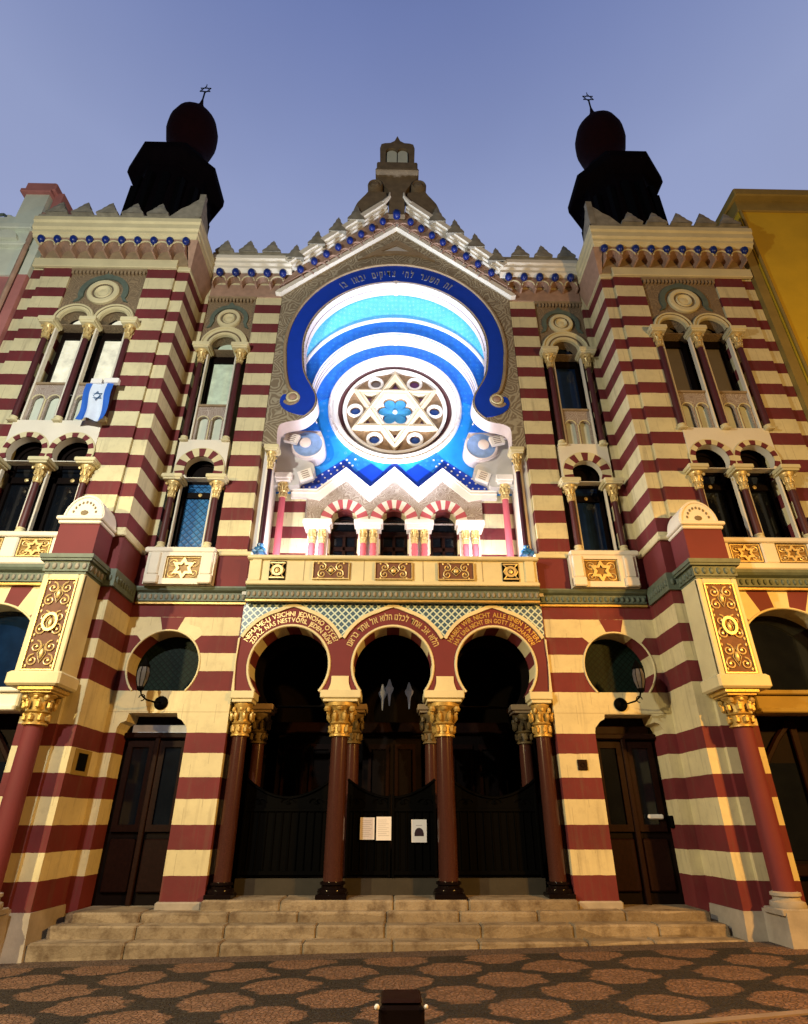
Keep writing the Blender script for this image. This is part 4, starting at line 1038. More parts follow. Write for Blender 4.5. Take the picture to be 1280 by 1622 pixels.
mb.disc(0, rc, BY, [(1.285, .17), (1.285, .08), (1.25, .06), (1.21, .08), (1.20, .12), (1.19, .17)], 72, rkz); mb.build('rose_rim', 'recess_white', rose, True)
# tracery ground
flower = []
for i in range(120):
    a = 2 * pi * i / 120; flower.append((.30 * (1 + .38 * abs(math.cos(3 * a)) ** .8) * math.cos(a), rc + .30 * (1 + .38 * abs(math.cos(3 * a)) ** .8) * math.sin(a)))
roundels = [(1.0 * math.cos(R(60 * i)) * (1 if i % 3 == 0 else .66 / .5 * .5 / .5 * .74), rc + 1.0 * math.sin(R(60 * i)) * .95) for i in range(6)]
roundels = [(.98 * math.cos(R(60 * i)), rc + .98 * math.sin(R(60 * i))) for i in range(6)]
paths = [em(circ(0, rc, 1.20, 64)), em(flower)] + [em(circ(x, z, .12, 24)) for x, z in roundels]
tri = []
for i in range(6):
    a = R(90 + 60 * i); c = .765
    cx, cz = c * math.cos(a), rc + c * math.sin(a)
    tri.append([(cx + .12 * math.cos(a + R(120 * k)), cz + .12 * math.sin(a + R(120 * k))) for k in range(3)])
paths += [em(t_) for t_ in tri]
mb = MB(); mb.plate(paths, RY, RY + .10); mb.build('tracery', 'tracery_stone', rose)
mb = MB(); mb.plate([em([(.60 * math.cos(R(60 * i)), rc + .60 * math.sin(R(60 * i))) for i in range(6)]), em([(x * 1.06, rc + (z - rc) * 1.06) for x, z in flower])], RY - .04, RY + .02); mb.build('hexagon', 'recess_white', rose)
mb = MB()
for q in (0, 1):
    y = -.004 * q; a0 = 90 + 180 * q
    t1 = [(1.20 * math.cos(R(a0 + 120 * k)), rc + 1.20 * math.sin(R(a0 + 120 * k))) for k in range(3)]; t2 = [(.90 * math.cos(R(a0 + 120 * k)), rc + .90 * math.sin(R(a0 + 120 * k))) for k in range(3)]
    mb.plate([em(t1), em(t2)], RY - .11 + y, RY - .0 + y)
    t3 = [(1.08 * math.cos(R(a0 + 120 * k)), rc + 1.08 * math.sin(R(a0 + 120 * k))) for k in range(3)]
    pp = em(t3); mb.tube([(x, RY - .115, z) for x, z in pp], .028, 6, True)
mb.build('star', 'star_stone', rose)
for i, (x, z) in enumerate(roundels):
    z2 = rc + (z - rc) * rkz
    mb = MB(); mb.disc(x, z2, RY, [(.20, .01), (.20, -.04), (.165, -.06), (.13, -.03), (.12, .02)], 28, rkz); rr = mb.build('roundel', 'recess_white', rose, True)
mb = MB(); mb.plate([circ(0, rc, 1.19, 48, rkz)], RY + .12, RY + .14); mb.build('rose_backing', 'rose_grey', rose)
for i, (x, z) in enumerate(roundels):
    mb = MB(); mb.plate([em(circ(x, z, .125, 20))], RY + .06, RY + .075); mb.build('roundel_glass', ['rose_navy', 'rose_violet', 'rose_grey', 'rose_navy', 'rose_navy', 'rose_navy'][i], rose)
mb = MB()
for t_ in tri: mb.plate([em(t_)], RY + .06, RY + .075)
mb.build('tip_glass', 'rose_violet', rose)
for i in range(6):
    a = R(60 * i); mb = MB(); c, s_ = math.cos(a), math.sin(a)
    pet = [(u, v) for u, v in arc(.27, 0, .13, 120, -120, 14)] + [(.05, -.03), (.05, .03)]
    mb.plate([em([(u * c - v * s_, rc + u * s_ + v * c) for u, v in pet])], RY + .03, RY + .05); mb.build('petal_glass', 'rose_blue', rose)
mb = MB(); mb.plate([em(circ(0, rc, .42, 24))], RY + .07, RY + .08); mb.build('petal_backing', 'mid_blue', rose)
mb = MB(); mb.disc(0, rc, RY, [(.06, .03), (.05, 0), (.001, -.01)], 16); mb.build('rose_hub', 'recess_cream', rose)

# ---- gable body, finial
mb = MB(); mb.plate([[(-.22, 15.9), (.22, 15.9), (.2, 16.5), (.24, 16.9), (.42, 17.3), (.6, 17.52), (-.6, 17.52), (-.42, 17.3), (-.24, 16.9), (-.2, 16.5)]], 10.05, 10.5); fn = mb.build('finial_base', 'dark_stone', P)
mb = MB(); mb.bbox(-.6, .6, 9.85, 10.7, 17.5, 17.62, .03); mb.bbox(-.57, .57, 9.88, 10.66, 17.62, 17.95, .03); mb.build('finial_slab', 'dark_stone', fn)
mb = MB(); tp = [(-.48, 17.95), (.48, 17.95), (.50, 18.75), (.46, 18.95), (.36, 19.0), (.2, 19.02), (.08, 19.12), (0, 19.36), (-.08, 19.12), (-.2, 19.02), (-.36, 19.0), (-.46, 18.95), (-.50, 18.75)]
mb.plate([tp, [(-.33, 18.0), (.33, 18.0), (.33, 18.6)] + arc(.165, 18.6, .165, 0, 180, 10)[1:] + arc(-.165, 18.6, .165, 0, 180, 10)[1:]], 9.98, 10.5)
mb.build('finial_head', 'dark_stone', fn)
for sx in (-1, 1):
    mb = MB(); mb.plate([arch_hole(sx * .155, .14, 18.02, 18.58, 12)], 10.03, 10.1); mb.build('law_tablet', 'pale_render', fn)
    mb = MB(sx); mb.disc(-.60, 17.14, 10.05, [(.2, .45), (.21, .2), (.21, 0), (.18, -.05), (.14, -.01), (.08, -.06), (.001, -.06)], 24); mb.plate([smoothp([(-.76, 17.0), (-.86, 16.8), (-.98, 16.6), (-1.1, 16.35), (-1.1, 16.0), (-.3, 16.3), (-.3, 16.9)], 4)], 10.1, 10.4); mb.build('finial_volute', 'dark_stone', fn, True)
bead(1, 0, 10.10, 15.97, P, .12)

# ---- balustrade
mb = MB()
mb.box(-2.68, 2.68, 10.12, 10.34, 5.44, 5.92); mb.bbox(-2.72, 2.72, 10.04, 10.40, 5.92, 6.0, .02); mb.bbox(-2.70, 2.70, 10.07, 10.4, 5.42, 5.50, .015)
bl = mb.build('balustrade', 'cream_stone', P)
for x in (-2.54, -1.66, -.55, .55, 1.66, 2.54):
    w_ = .09 if abs(x) > 2 else .012
    if abs(x) > 2: mb = MB(); mb.bbox(x - w_, x + w_, 10.08, 10.13, 5.50, 5.92, .01); mb.build('balustrade_pier', 'cream_stone', bl)
    else: mb = MB(); mb.box(x - .006, x + .006, 10.116, 10.121, 5.5, 5.92); mb.build('balustrade_joint', 'tan_stone', bl)
for x0, x1 in ((-1.50, -.82), (-.35, .35), (.82, 1.50)):
    gold_panel(P, 1, x0, x1, 5.53, 5.88, 10.10, False, 5, deep='gold_ground', rows=1)
    mb = MB(); cx = (x0 + x1) / 2; mb.plate([[(cx - .07, 5.705), (cx, 5.775), (cx + .07, 5.705), (cx, 5.635)]], 10.085, 10.10); mb.build('panel_lozenge', 'black_iron', bl)
for cx in (-2.15, 2.18):
    mb = MB(); mb.plate([rect(cx - .15, cx + .15, 5.52, 5.89)], 10.10, 10.12); q = mb.build('pierced_panel', 'black_iron', bl)
    mb = MB(); mb.plate([circ(cx, 5.705, .105, 20, 1.05), circ(cx, 5.705, .06, 16, 1.05)], 10.08, 10.10)
    for zc in (5.56, 5.85): mb.plate([rect(cx - .14, cx + .14, zc - .014, zc + .014)], 10.082, 10.1)
    for sx in (-1, 1): mb.tube([(cx + sx * .13, 10.09, 5.56), (cx + sx * .08, 10.09, 5.62), (cx + sx * .13, 10.09, 5.705), (cx + sx * .08, 10.09, 5.79), (cx + sx * .13, 10.09, 5.85)], .012, 5)
    mb.sph(cx, 10.09, 5.705, .045, .02, .05, 8); mb.build('panel_scrolls', 'gold_light', bl)
mb = MB(); mb.box(-2.8, 2.8, 10.3, 11.5, 5.3, 5.62); mb.build('balcony_floor', 'recess_grey', P)
green_cornice(1, -2.70, 2.70, 10.24, 5.16, 5.42)
# projecting ends
# ---- portal wall
pc_ = [-1.83, 0, 1.83]; pz = 4.03; pr_ = .705
mb = MB()
feet = [(-2.77, 3.575)]
for c in pc_: feet += horseshoe(c, pz, pr_, 3.58, 40)
feet += [(2.77, 3.575), (2.77, 5.2), (-2.77, 5.2)]
mb.plate([dedupe(feet)], 10.385, 10.9); pw = mb.build('portal_wall', 'red_plaster', P)
# striped soffits inside the arches
mb = MB()
for c in pc_:
    for i in range(13):
        a0 = 215 - 250 * i / 13; a1 = 215 - 250 * (i + 1) / 13
        mb.plate([arc(c, pz, pr_ - .006, a0, a1, 3) + arc(c, pz, pr_ + .02, a1, a0, 3)], 10.42, 10.9, i % 2)
mb.build('striped_soffit', ['red_plaster', 'cream_stone'], pw)
# lattice tile field above the arches
mb = MB(); Rr_ = 1.03; tz = 4.06
path = [(-2.75, 5.16), (-2.75, 4.30)]
def seg_arc(c, lo, hi):
    out = []
    for i in range(25):
        x = lo + (hi - lo) * i / 24; dx = min(abs(x - c), Rr_ - .001); out.append((x, tz + math.sqrt(max(0, Rr_ ** 2 - dx ** 2)) + max(0, .07 - abs(x - c) * .25)))
    return out
for c, lo, hi in ((-1.83, -2.74, -.915), (0, -.914, .914), (1.83, .915, 2.74)): path += seg_arc(c, lo, hi)
path += [(2.75, 4.30), (2.75, 5.16)]
mb.plate([dedupe(path)], 10.372, 10.384); mb.build('tile_field', 'lattice_tiles', pw)
# cream outer mouldings and inner mouldings
mb = MB()
for c, lo, hi in ((-1.83, -2.74, -.915), (0, -.914, .914), (1.83, .915, 2.74)):
    o_ = seg_arc(c, lo, hi); i_ = [(c + (x - c) * .945, tz + (z - tz) * .94 - .005) for x, z in reversed(o_)]
    i_ = [(max(min(x, hi - .002), lo + .002), z) for x, z in i_]
    mb.plate([dedupe(o_ + i_)], 10.35, 10.384)
for c in pc_: mb.tube([(x, 10.38, z) for x, z in horseshoe(c, pz, pr_ + .01, 3.58, 40)], .026, 6)
for sx in (-1, 1):
    mb.plate([[(sx * 2.77, 3.58), (sx * 2.72, 3.58), (sx * 2.74, 3.8), (sx * 2.755, 4.1), (sx * 2.74, 4.5), (sx * 2.77, 4.5)]], 10.35, 10.384)
mb.build('arch_mouldings', 'cream_stone', pw, True)
mb = MB()
for x in (-.915, .915): mb.plate([smoothp([(x - .24, 3.58), (x - .2, 3.6), (x - .155, 3.72), (x - .15, 3.84)], 3) + smoothp([(x + .15, 3.84), (x + .155, 3.72), (x + .2, 3.6), (x + .24, 3.58)], 3)], 10.355, 10.384)
mb.build('impost', 'cream_stone', pw)

# inscriptions
def arc_text(s, cx, cz, r, a_mid, size, y, rtl=False, kz=1, gap=.05, sp=.28, width=None):
    ws = [(char_mesh(ch)[2] if ch != ' ' else sp) + gap for ch in s]
    tot = sum(ws) * size
    k = 1
    if width: k = width / (tot / r)          # squeeze to a given angle (radians)
    mb = MB(); acc = 0
    seq = list(zip(s, ws))
    if rtl: seq = seq[::-1]
    for ch, w in seq:
        m = (acc + w / 2) * size * k / r; acc += w
        if ch == ' ': continue
        a = a_mid + (tot * k / r) / 2 - m
        vs, fs, _ = char_mesh(ch); x0 = (min(v[0] for v in vs) + max(v[0] for v in vs)) / 2
        o = []
        for x, z, t in vs:
            X = (x - x0) * size * min(1, k); Z = z * size; rr = r + Z
            px, pz_ = rr * math.cos(a) + X * math.sin(a), rr * math.sin(a) - X * math.cos(a)
            o.append((cx + px, y - t * size, cz + pz_ * kz))
        mb.add(o, fs)
    return mb
ARC = R(132)
arc_text('NEMÁME-LI VŠICHNI JEDNOHO OTCE?', -1.83, tz, .862, pi / 2, .125, 10.38, width=R(128)).build('inscription', 'gold_light', pw)
arc_text('ZDAŽ NÁS NESTVOŘIL JEDEN BŮH?', -1.83, tz, .750, pi / 2, .115, 10.38, width=R(128)).build('inscription', 'gold_light', pw)
arc_text('הלוא אב אחד לכלנו הלוא אל אחד בראנו', 0, tz, .80, pi / 2, .17, 10.38, rtl=True, width=R(136)).build('inscription', 'gold_light', pw)
arc_text('HABEN WIR NICHT ALLE EINEN VATER?', 1.83, tz, .862, pi / 2, .125, 10.38, width=R(128)).build('inscription', 'gold', pw)
arc_text('HAT UNS NICHT EIN GOTT ERSCHAFFEN?', 1.83, tz, .750, pi / 2, .115, 10.38, width=R(128)).build('inscription', 'gold', pw)
arc_text('זה השער לה׳ צדיקים יבאו בו', 0, 11.55, 2.24, pi / 2, .30, 10.37, rtl=True, kz=1.05, width=R(74), gap=.25, sp=.6).build('inscription', 'silver', bb_)

# ---- vestibule, gates
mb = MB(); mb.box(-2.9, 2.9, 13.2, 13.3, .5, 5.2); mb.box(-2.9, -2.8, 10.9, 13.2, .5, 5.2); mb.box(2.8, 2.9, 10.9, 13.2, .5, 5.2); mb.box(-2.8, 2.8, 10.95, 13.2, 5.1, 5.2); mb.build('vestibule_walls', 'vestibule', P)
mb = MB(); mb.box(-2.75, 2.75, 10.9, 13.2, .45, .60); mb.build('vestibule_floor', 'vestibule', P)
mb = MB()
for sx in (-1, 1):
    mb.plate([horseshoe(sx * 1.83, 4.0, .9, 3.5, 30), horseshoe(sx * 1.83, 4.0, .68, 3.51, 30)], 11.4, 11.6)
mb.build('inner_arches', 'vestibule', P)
for c, w_ in ((-1.72, .62), (0, .6), (1.72, .62)):
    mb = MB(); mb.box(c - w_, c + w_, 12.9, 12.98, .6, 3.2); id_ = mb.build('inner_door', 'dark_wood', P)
    mb = MB(); mb.plate([rect(c - w_ * .8, c - .06, 1.6, 3.0), rect(c - w_ * .7, c - .12, 1.7, 2.9)], 12.86, 12.9); mb.plate([rect(c + .06, c + w_ * .8, 1.6, 3.0), rect(c + .12, c + w_ * .7, 1.7, 2.9)], 12.86, 12.9); mb.bbox(c - w_ - .1, c + w_ + .1, 12.8, 12.95, 3.2, 3.42, .02); mb.build('door_panels', 'brown_wood', id_)
mb = MB(); mb.box(-2.45, -1.0, 10.86, 10.99, .575, .80); mb.box(-.76, .76, 10.86, 10.99, .575, .80); mb.box(1.0, 2.45, 10.86, 10.99, .575, .80); mb.build('gate_sill', 'threshold_stone', P)
for (x0, x1) in ((-2.44, -1.02), (1.02, 2.44), (-.74, -.01), (.01, .74)):
    big = abs(x0 - x1) > 1
    ztop = 1.95
    n = 14; top = []
    for i in range(n + 1):
        t = i / n; x = x0 + (x1 - x0) * t
        if big: zt = ztop + .28 * (2 * t - 1) ** 2
        else:
            tt = t if x0 < 0 else 1 - t; zt = ztop + .28 * (1 - tt) ** 2
        top.append((x, zt))
    mb = MB(); mb.plate([[(x0, .82)] + top + [(x1, .82)]], 10.93, 10.95); gt = mb.build('iron_gate', 'black_iron', P)
    mb = MB(); mb.tube([(x, 10.92, z) for x, z in top], .022, 6); mb.bbox(x0, x1, 10.90, 10.93, 1.74, 1.79, .006); mb.bbox(x0, x1, 10.90, 10.93, .84, .90, .006)
    for xx in (x0 + .02, x1 - .02): mb.bbox(xx - .02, xx + .02, 10.89, 10.93, .80, 2.0, .006)
    k = int((x1 - x0) / .12)
    for i in range(1, k): xx = x0 + (x1 - x0) * i / k; mb.tube([(xx, 10.915, .86), (xx, 10.915, 1.76)], .009, 5)
    mb.build('gate_bars', 'black_iron', gt)
    mb = MB()
    for i in range(3 if big else 2):
        cx = x0 + (x1 - x0) * (i + .5) / (3 if big else 2)
        for sx in (-1, 1):
            mb.tube([(cx + sx * (.03 + .09 * (1 - t) * math.cos(6 * t)), 10.915, 1.88 + .07 * (1 - t) * math.sin(6 * t)) for t in [j / 10 for j in range(11)]], .008, 5)
    mb.build('gate_scrolls', 'black_iron', gt)
# roof masses behind the front
mb = MB(); mb.box(-4.9, 4.9, 11.9, 20, 5.3, 13.6); mb.v += []; mb.build('hall_body', 'tan_stone', P)
mb = MB(); mb.ybar(0, 10.95, 20, [(-4.9, 13.6), (-2.6, 14.0), (-.5, 16.1), (.5, 16.1), (2.6, 14.0), (4.9, 13.6)]); mb.build('hall_roof', 'copper_black', P)

# ================================================================== steps (a thing of its own)
mb = MB()
def step(x0, x1, y0, y1, z0, z1):
    n = max(2, int((x1 - x0) / 1.15)); rnd = random.Random(int(z1 * 100)); cuts = [x0] + [x0 + (x1 - x0) * (i + rnd.uniform(-.18, .18)) / n for i in range(1, n)] + [x1]
    for a, b in zip(cuts, cuts[1:]):
        mb.bbox(a + .004, b - .004, y0 + rnd.uniform(-.008, .008), y1, z0, z1 + rnd.uniform(-.005, .005), .022)
step(-4.72, 4.78, 9.42, 9.9, -.1, .195); step(-4.66, 4.70, 9.74, 10.2, .1, .335); step(-4.60, 4.62, 10.05, 10.9, .25, .455); step(-2.76, 2.76, 10.20, 10.95, .4, .575)
st = mb.build('stone_steps', 'step_stone'); st['label'] = 'worn sandstone steps leading up to the arcade from the patterned pavement'; st['category'] = 'steps'

# ================================================================== separate things
def wall_lantern(side, label):
    t = thing('wall_lantern', label, 'wall lantern', (-3.94 * side, 10.4, 3.38), 'lanterns beside the round windows')
    mb = MB(side); mb.disc(-3.94, 3.38, 10.40, [(.115, 0), (.115, -.02), (.10, -.035), (.03, -.05), (.001, -.05)], 24); mb.build('mounting_plate', 'black_iron', t, True)
    mb = MB(side); mb.tube([(-3.94, 10.36, 3.38), (-3.98, 10.2, 3.36), (-4.08, 10.08, 3.38), (-4.14, 10.0, 3.44), (-4.16, 9.98, 3.52)], .014, 6)
    mb.tube([(-4.13 - .05 * math.cos(a), 10.02, 3.40 + .05 * math.sin(a)) for a in [i * .6 for i in range(9)]], .009, 5); mb.build('bracket', 'black_iron', t, True)
    cx, cy = -4.17, 9.98
    mb = MB(side); mb.lathe(cx, cy, [(.055, 3.56), (.095, 3.68), (.105, 3.80), (.075, 3.90)], 8); mb.build('lantern_glass', 'lantern_glass', t)
    mb = MB(side); mb.lathe(cx, cy, [(.03, 3.50), (.065, 3.54), (.06, 3.57)], 8); mb.lathe(cx, cy, [(.09, 3.89), (.095, 3.91), (.06, 3.96), (.04, 4.0), (.012, 4.05)], 8)
    for i in range(8):
        a = 2 * pi * i / 8; mb.tube([(cx + r_ * math.cos(a), cy + r_ * math.sin(a), z) for r_, z in ((.057, 3.56), (.098, 3.68), (.108, 3.80), (.078, 3.90))], .006, 4)
    mb.build('lantern_frame', 'black_iron', t)
wall_lantern(1, 'black iron wall lantern beside the left round window above a small dark door')
wall_lantern(-1, 'black iron wall lantern beside the right round window above a small dark door')
for i, (x, y, z, lb) in enumerate(((-.06, 11.9, 3.86, 'pendant glass lantern in the dark porch, middle one of the three'), (.33, 11.9, 3.80, 'pendant glass lantern in the dark porch, rightmost of the three'), (-.20, 12.3, 3.84, 'pendant glass lantern in the dark porch, faintest and leftmost of the three'))):
    t = thing('pendant_lantern', lb, 'hanging lamp', (x, y, z), 'pendant lanterns in the dark porch')
    mb = MB(); mb.lathe(x, y, [(.012, z - .26), (.025, z - .12), (.035, z - .04), (.075, z + .03), (.085, z + .08), (.05, z + .13), (.03, z + .2), (.012, z + .25)], 12); mb.build('lamp_glass', 'pendant_glass', t, True)
    mb = MB(); mb.tube([(x, y, z + .24), (x, y, 5.1)], .005, 5); mb.build('chain', 'black_iron', t)
# notices on the gate
for (x0, x1, z0, z1, lb, pic) in ((-.51, -.275, 1.335, 1.655, 'white notice on the black gate, left one of the close pair', 0), (-.245, .0, 1.325, 1.665, 'white notice on the black gate, right one of the close pair', 0), (.33, .58, 1.295, 1.625, 'white notice with a dark picture on the right leaf of the black gate', 1)):
    t = thing('notice', lb, 'notice', ((x0 + x1) / 2, 10.88, z0), 'white notices on the gate')
    mb = MB(); mb.box(x0, x1, 10.876, 10.88, z0, z1); mb.build('sheet', 'paper', t)
    mb = MB(); rnd = random.Random(int(x0 * 100))
    if pic:
        mb.plate([[(x0 + .05, z0 + .09), (x1 - .05, z0 + .09), (x1 - .05, z0 + .14)] + arc((x0 + x1) / 2, z0 + .14, .07, 0, 180, 8) + [(x0 + .05, z0 + .14)]], 10.873, 10.8755); mb.build('picture', 'ink', t)
        mb = MB(); mb.box((x0 + x1) / 2 - .05, (x0 + x1) / 2 + .05, 10.8735, 10.8755, z1 - .09, z1 - .082); mb.build('print', 'grey_text', t)
    else:
        for i in range(9):
            zz_ = z1 - .05 - i * .028; mb.box(x0 + .03, x1 - .03 - rnd.random() * .06, 10.8735, 10.8755, zz_, zz_ + .005)
        mb.build('print', 'grey_text', t)
# flag on the left tower
t = thing('flag', 'blue and white flag with a six pointed star hanging from the left tower window', 'flag', (-5.80, 9.15, 8.4))
fx0, fx1, fz0, fz1 = -6.10, -5.56, 8.38, 9.26
def fp(u, v): return (fx0 + (fx1 - fx0) * u + .015 * math.sin(v * 5), 9.13 + .035 * math.sin(u * 11 + v * 2.2) * (1.2 - v) + .02 * math.sin(v * 7), fz0 + (fz1 - fz0) * v + .02 * math.sin(u * 6) * (1 - v))
def cloth(u0, u1, name, mat, o=0):
    mb = MB(); nu, nv = max(3, int((u1 - u0) * 24)), 20; v = []
    for lay in (0, 1):
        for j in range(nv + 1):
            for i in range(nu + 1):
                p = fp(u0 + (u1 - u0) * i / nu, j / nv); v.append((p[0], p[1] + lay * .004 - o, p[2]))
    M = (nu + 1) * (nv + 1); f = []
    for j in range(nv):
        for i in range(nu):
            a = j * (nu + 1) + i; f.append((a, a + 1, a + nu + 2, a + nu + 1)); f.append((M + a, M + a + nu + 1, M + a + nu + 2, M + a + 1))
    mb.add(v, f); return mb.build(name, mat, t, True)
cloth(0, .26, 'blue_stripe', 'flag_blue'); cloth(.26, .78, 'flag_field', 'flag_white'); cloth(.78, 1, 'blue_stripe', 'flag_blue')
mb = MB(); cy_ = fp(.52, .55)[1] - .014
for q in (0, 1): mb.tube([(fx0 + .285 + .105 * math.sin(2 * pi * i / 3 + pi * q), cy_ - .006, 8.93 + .105 * math.cos(2 * pi * i / 3 + pi * q)) for i in range(3)], .011, 5, True)
mb.build('star_of_flag', 'flag_star', t)
mb = MB(); mb.bbox(-6.02, -5.80, 9.10, 9.2, 9.24, 9.36, .01); mb.bbox(-5.77, -5.48, 9.10, 9.2, 9.26, 9.38, .01); mb.build('flag_clip', 'steel_white', t)
# squat black cabinet on the pavement
t = thing('bollard', 'squat black post with brown top and two bright studs on the pavement', 'bollard', (.085, 5.18, 0))
mb = MB(); mb.bbox(-.075, .235, 5.02, 5.34, .1, .50, .02); mb.build('post_body', 'black_base', t)
mb = MB(); mb.bbox(-.06, .22, 5.05, 5.36, .50, .525, .012); mb.build('post_top', 'brown_wood', t)
mb = MB(); mb.sph(-.085, 5.01, .50, .018, .018, .018, 10); mb.sph(.245, 5.01, .50, .014, .014, .014, 10); mb.build('stud', 'steel_white', t, True)

# ================================================================== neighbours
t = thing('corner_house', 'pink rendered house with pale cornice at the left edge beside the striped tower', 'house', (-10, 9.5, 0))
mb = MB(); mb.box(-18, -8.62, 9.45, 18, 0, 12.6); mb.box(-8.61, -8.40, 9.38, 12, 0, 12.6); mb.build('wall', 'pink_render', t)
mb = MB(); mb.box(-8.60, -8.40, 9.38, 12, 12.6, 14.1); mb.box(-18, -8.66, 9.40, 18, 12.6, 13.5); mb.bbox(-18, -8.63, 9.28, 18, 13.5, 13.62, .02); mb.bbox(-18, -8.62, 9.18, 18, 13.95, 14.12, .02); mb.box(-18, -8.64, 9.3, 18, 13.62, 13.95)
mb.plate([arc(-9.15, 13.62, .28, 180, 0, 12)], 9.2, 9.32); mb.build('cornice', 'pale_render', t)
mb = MB(); mb.box(-18, -8.72, 9.5, 9.9, 14.12, 14.75); mb.box(-9.3, -8.72, 9.4, 10.0, 14.12, 15.5); mb.plate([smoothp([(-9.3, 14.75), (-9.45, 14.78), (-9.6, 14.85), (-9.6, 14.75)], 3)], 9.5, 9.8); mb.build('parapet', 'pale_render', t)
mb = MB(); mb.bbox(-9.42, -8.66, 9.3, 10.2, 15.5, 15.62, .02); mb.bbox(-9.36, -8.6, 9.34, 10.4, 15.62, 15.9, .03); mb.box(-8.66, -8.45, 9.5, 10.4, 14.6, 15.7); mb.build('chimney_cap', 'pink_render', t)
mb = MB(); mb.tube([(-8.66, 9.33, 0), (-8.66, 9.33, 14.0), (-8.60, 9.36, 14.7)], .055, 8); mb.build('downpipe', 'pink_tan', t, True)
mb = MB(); mb.sph(-9.75, 9.7, 14.95, .12, .06, .16, 8); mb.tube([(-9.78, 9.7, 15.0), (-9.9, 9.7, 15.12), (-10.05, 9.7, 15.1)], .04, 6); mb.tube([(-10.6, 9.7, 14.82), (-9.2, 9.7, 14.84)], .03, 5); mb.build('roof_ornament', 'green_paint', t, True)
t = thing('yellow_house', 'plain yellow ochre house with flat cornice at the right edge beside the striped tower', 'house', (10, 9.5, 0))
mb = MB(); mb.box(8.62, 18, 9.33, 18, 0, 15.2); mb.build('wall', 'yellow_render', t)
mb = MB(); mb.box(8.39, 8.60, 9.36, 12, 0, 14.9); mb.build('corner_pilaster', 'ochre_render', t)
mb = MB(); mb.bbox(8.60, 18, 9.28, 18, 15.2, 15.32, .02); mb.box(8.62, 18, 9.3, 18, 15.32, 15.6); mb.bbox(8.55, 18, 9.12, 18, 15.6, 15.86, .03); mb.bbox(9.0, 18, 9.24, 9.4, 10.8, 10.93, .02); mb.build('cornice', 'ochre_render', t)
mb = MB(); mb.tube([(8.66, 9.29, 0), (8.66, 9.29, 15.2)], .03, 8); mb.build('downpipe', 'ochre_render', t, True)

# ================================================================== ground
def ground_z(x): return .02 * (max(-30, min(30, x)) + 4.7)
mb = MB(); mb.add([(-60, -40, ground_z(-30)), (-30, -40, ground_z(-30)), (-30, 60, ground_z(-30)), (-60, 60, ground_z(-30)), (30, -40, ground_z(30)), (30, 60, ground_z(30)), (60, -40, ground_z(30)), (60, 60, ground_z(30))], [(0, 1, 2, 3), (1, 4, 5, 2), (4, 6, 7, 5)])
g = mb.build('pavement', 'setts'); g['kind'] = 'structure'
mb = MB(); mb.bbox(1.5, 30, 6.45, 6.6, 0, 0, .0) if False else None
v = []
for x in (2.2, 12): v += [(x, 6.07 + (x - 2.54) * .17, ground_z(x) - .05), (x, 6.17 + (x - 2.54) * .17, ground_z(x) - .05), (x, 6.17 + (x - 2.54) * .17, ground_z(x) + .012), (x, 6.07 + (x - 2.54) * .17, ground_z(x) + .012)]
mb.add(v, [(0, 1, 2, 3), (4, 7, 6, 5), (0, 4, 5, 1), (1, 5, 6, 2), (2, 6, 7, 3), (3, 7, 4, 0)]); k_ = mb.build('kerb', 'kerb_stone'); k_['kind'] = 'structure'

# ================================================================== light
def light(name, kind, loc, energy, color, **kw):
    l = bpy.data.lights.new(name, kind); l.energy = energy; l.color = color
    for k, q in kw.items(): setattr(l, k, q)
    o = bpy.data.objects.new(name, l); COL.objects.link(o); o.location = loc; return o
def aim(o, target):
    o.rotation_euler = (Vector(target) - o.location).to_track_quat('-Z', 'Y').to_euler()
light('street_lamp_white', 'POINT', (-5.4, 2.6, 8.2), 2050, (1, .985, .86), shadow_soft_size=.12)
o = light('street_lamp_warm', 'SPOT', (-9.5, 1.0, 6.2), 4600, (1, .74, .34), spot_size=R(92), spot_blend=.6, shadow_soft_size=.12); aim(o, (.5, 10.2, -.6))
light('street_lamp_orange', 'POINT', (9.0, 1.2, 6.4), 1700, (1, .55, .14), shadow_soft_size=.12)
o = light('street_lamp_sodium', 'SPOT', (8.6, 1.0, 6.2), 4300, (1, .45, .07), spot_size=R(82), spot_blend=.7, shadow_soft_size=.12); aim(o, (2.4, 10.0, -.2))
for x in (-.8, .8):
    o = light('balustrade_floodlight', 'SPOT', (x, 10.08, 6.05), 2200, (.80, .86, 1.0), spot_size=R(60), spot_blend=1.0, shadow_soft_size=.1); aim(o, (x * .3, 11.0, 12.4))
for x in (-1.75, 1.75): light('balcony_fill', 'POINT', (x, 10.5, 6.2), 115, (.95, .92, 1.0), shadow_soft_size=.1)  # unseen fill added to brighten the lower recess, no known lamp there
o = light('recess_fill_spot', 'SPOT', (0, -2, 5.0), 4600, (.74, .83, 1.0), spot_size=R(17.5), spot_blend=.35, shadow_soft_size=.1); aim(o, (0, 10.4, 11.3))  # added narrow fill beam to brighten the recess, no known source in the street

# dark terrace on the far side of the street, unseen behind the viewer, added to block sky light
t = thing('terrace', 'unlit terrace of tall town houses on the opposite side of the street', 'terrace', (0, -6, 0))  # unseen houses, added to block sky light
mb = MB(); mb.box(-45, 45, -16, -6, -.5, 16.5); mb.bbox(-45, 45, -16, -5.5, 16.5, 17.0, .05); mb.build('wall', 'added_terrace_render', t)
for fl in range(4):
    for k in range(-10, 11):
        mb = MB(); mb.box(k * 2.9 - .55, k * 2.9 + .55, -6.01, -5.97, 1.5 + fl * 3.8, 3.7 + fl * 3.8); f_ = mb.build('window', 'glass_dark', t)

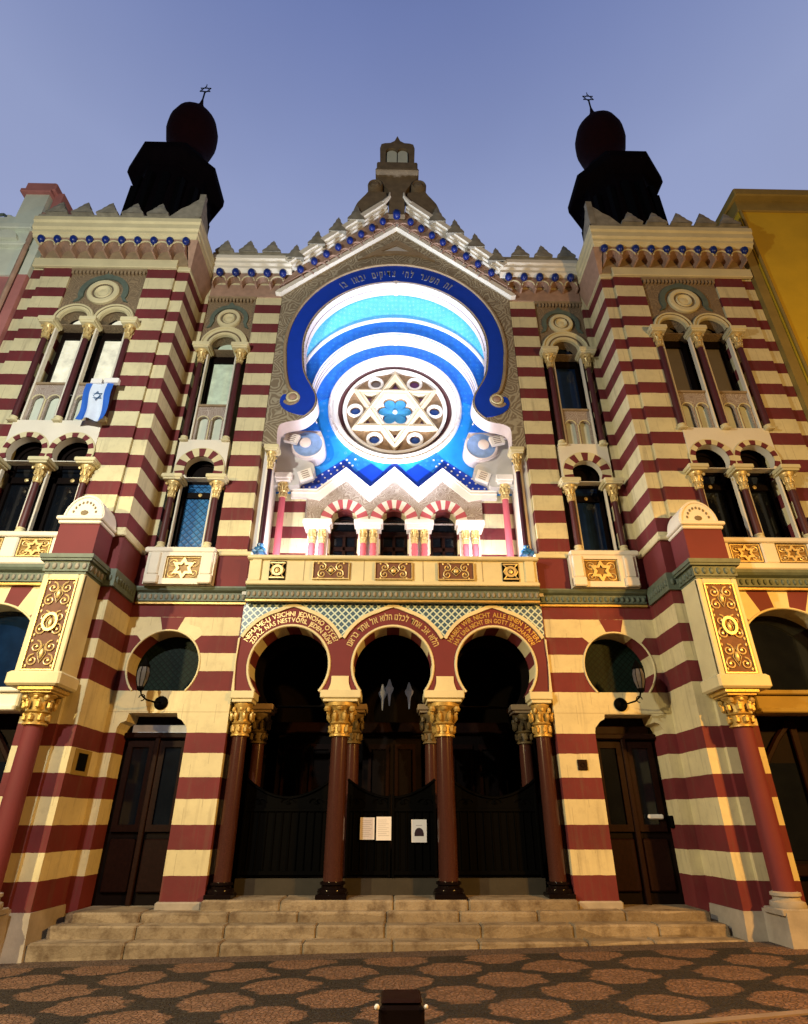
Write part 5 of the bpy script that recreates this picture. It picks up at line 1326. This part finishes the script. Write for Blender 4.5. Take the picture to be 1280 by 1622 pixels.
w = bpy.data.worlds.new('World'); sc.world = w; w.use_nodes = True; t = w.node_tree; t.nodes.clear()
out = t.nodes.new('ShaderNodeOutputWorld'); bg = t.nodes.new('ShaderNodeBackground'); t.links.new(bg.outputs[0], out.inputs[0])
tc_ = t.nodes.new('ShaderNodeTexCoord'); sx_ = t.nodes.new('ShaderNodeSeparateXYZ'); t.links.new(tc_.outputs['Generated'], sx_.inputs[0])
cr = t.nodes.new('ShaderNodeValToRGB'); e = cr.color_ramp.elements
e[0].position = .0; e[0].color = (.10, .11, .17, 1); e[1].position = 1; e[1].color = (.07, .10, .26, 1)
for p_, c_ in ((.6, (.315, .36, .555)), (.8, (.262, .312, .52)), (.93, (.145, .19, .40))):
    q = e.new(p_); q.color = (*c_, 1)
t.links.new(sx_.outputs[2], cr.inputs[0])
nz = t.nodes.new('ShaderNodeTexNoise'); nz.inputs['Scale'].default_value = 1.6; nz.inputs['Detail'].default_value = 4; t.links.new(tc_.outputs['Generated'], nz.inputs['Vector'])
mr = t.nodes.new('ShaderNodeMapRange'); t.links.new(nz.outputs['Fac'], mr.inputs[0]); mr.inputs[1].default_value = .3; mr.inputs[2].default_value = .7; mr.inputs[3].default_value = .93; mr.inputs[4].default_value = 1.07
mx = t.nodes.new('ShaderNodeVectorMath'); mx.operation = 'SCALE'; t.links.new(cr.outputs[0], mx.inputs[0]); my_ = t.nodes.new('ShaderNodeMapRange'); t.links.new(sx_.outputs[1], my_.inputs[0]); my_.inputs[1].default_value = -.25; my_.inputs[2].default_value = .3; my_.inputs[3].default_value = .22; my_.inputs[4].default_value = 1.0
mm_ = t.nodes.new('ShaderNodeMath'); mm_.operation = 'MULTIPLY'; t.links.new(mr.outputs[0], mm_.inputs[0]); t.links.new(my_.outputs[0], mm_.inputs[1]); t.links.new(mm_.outputs[0], mx.inputs['Scale'])
t.links.new(mx.outputs[0], bg.inputs[0]); bg.inputs[1].default_value = 1.12

# ================================================================== camera
cam = bpy.data.cameras.new('camera'); co = bpy.data.objects.new('camera', cam); COL.objects.link(co); sc.camera = co
co.location = (0, 0, 1.6); co.rotation_euler = (R(90 + 27.9), 0, R(-1.1))
cam.sensor_fit = 'VERTICAL'; cam.sensor_height = 24; cam.lens = 24 * 925 / 1622; cam.clip_end = 500; cam.clip_start = .05
vs = sc.view_settings; vs.view_transform = 'Standard'; vs.look = 'None'; vs.exposure = 0; vs.gamma = 1
sc.cycles.max_bounces = 6; sc.cycles.caustics_reflective = False; sc.cycles.caustics_refractive = False
sc.cycles.sample_clamp_indirect = 4
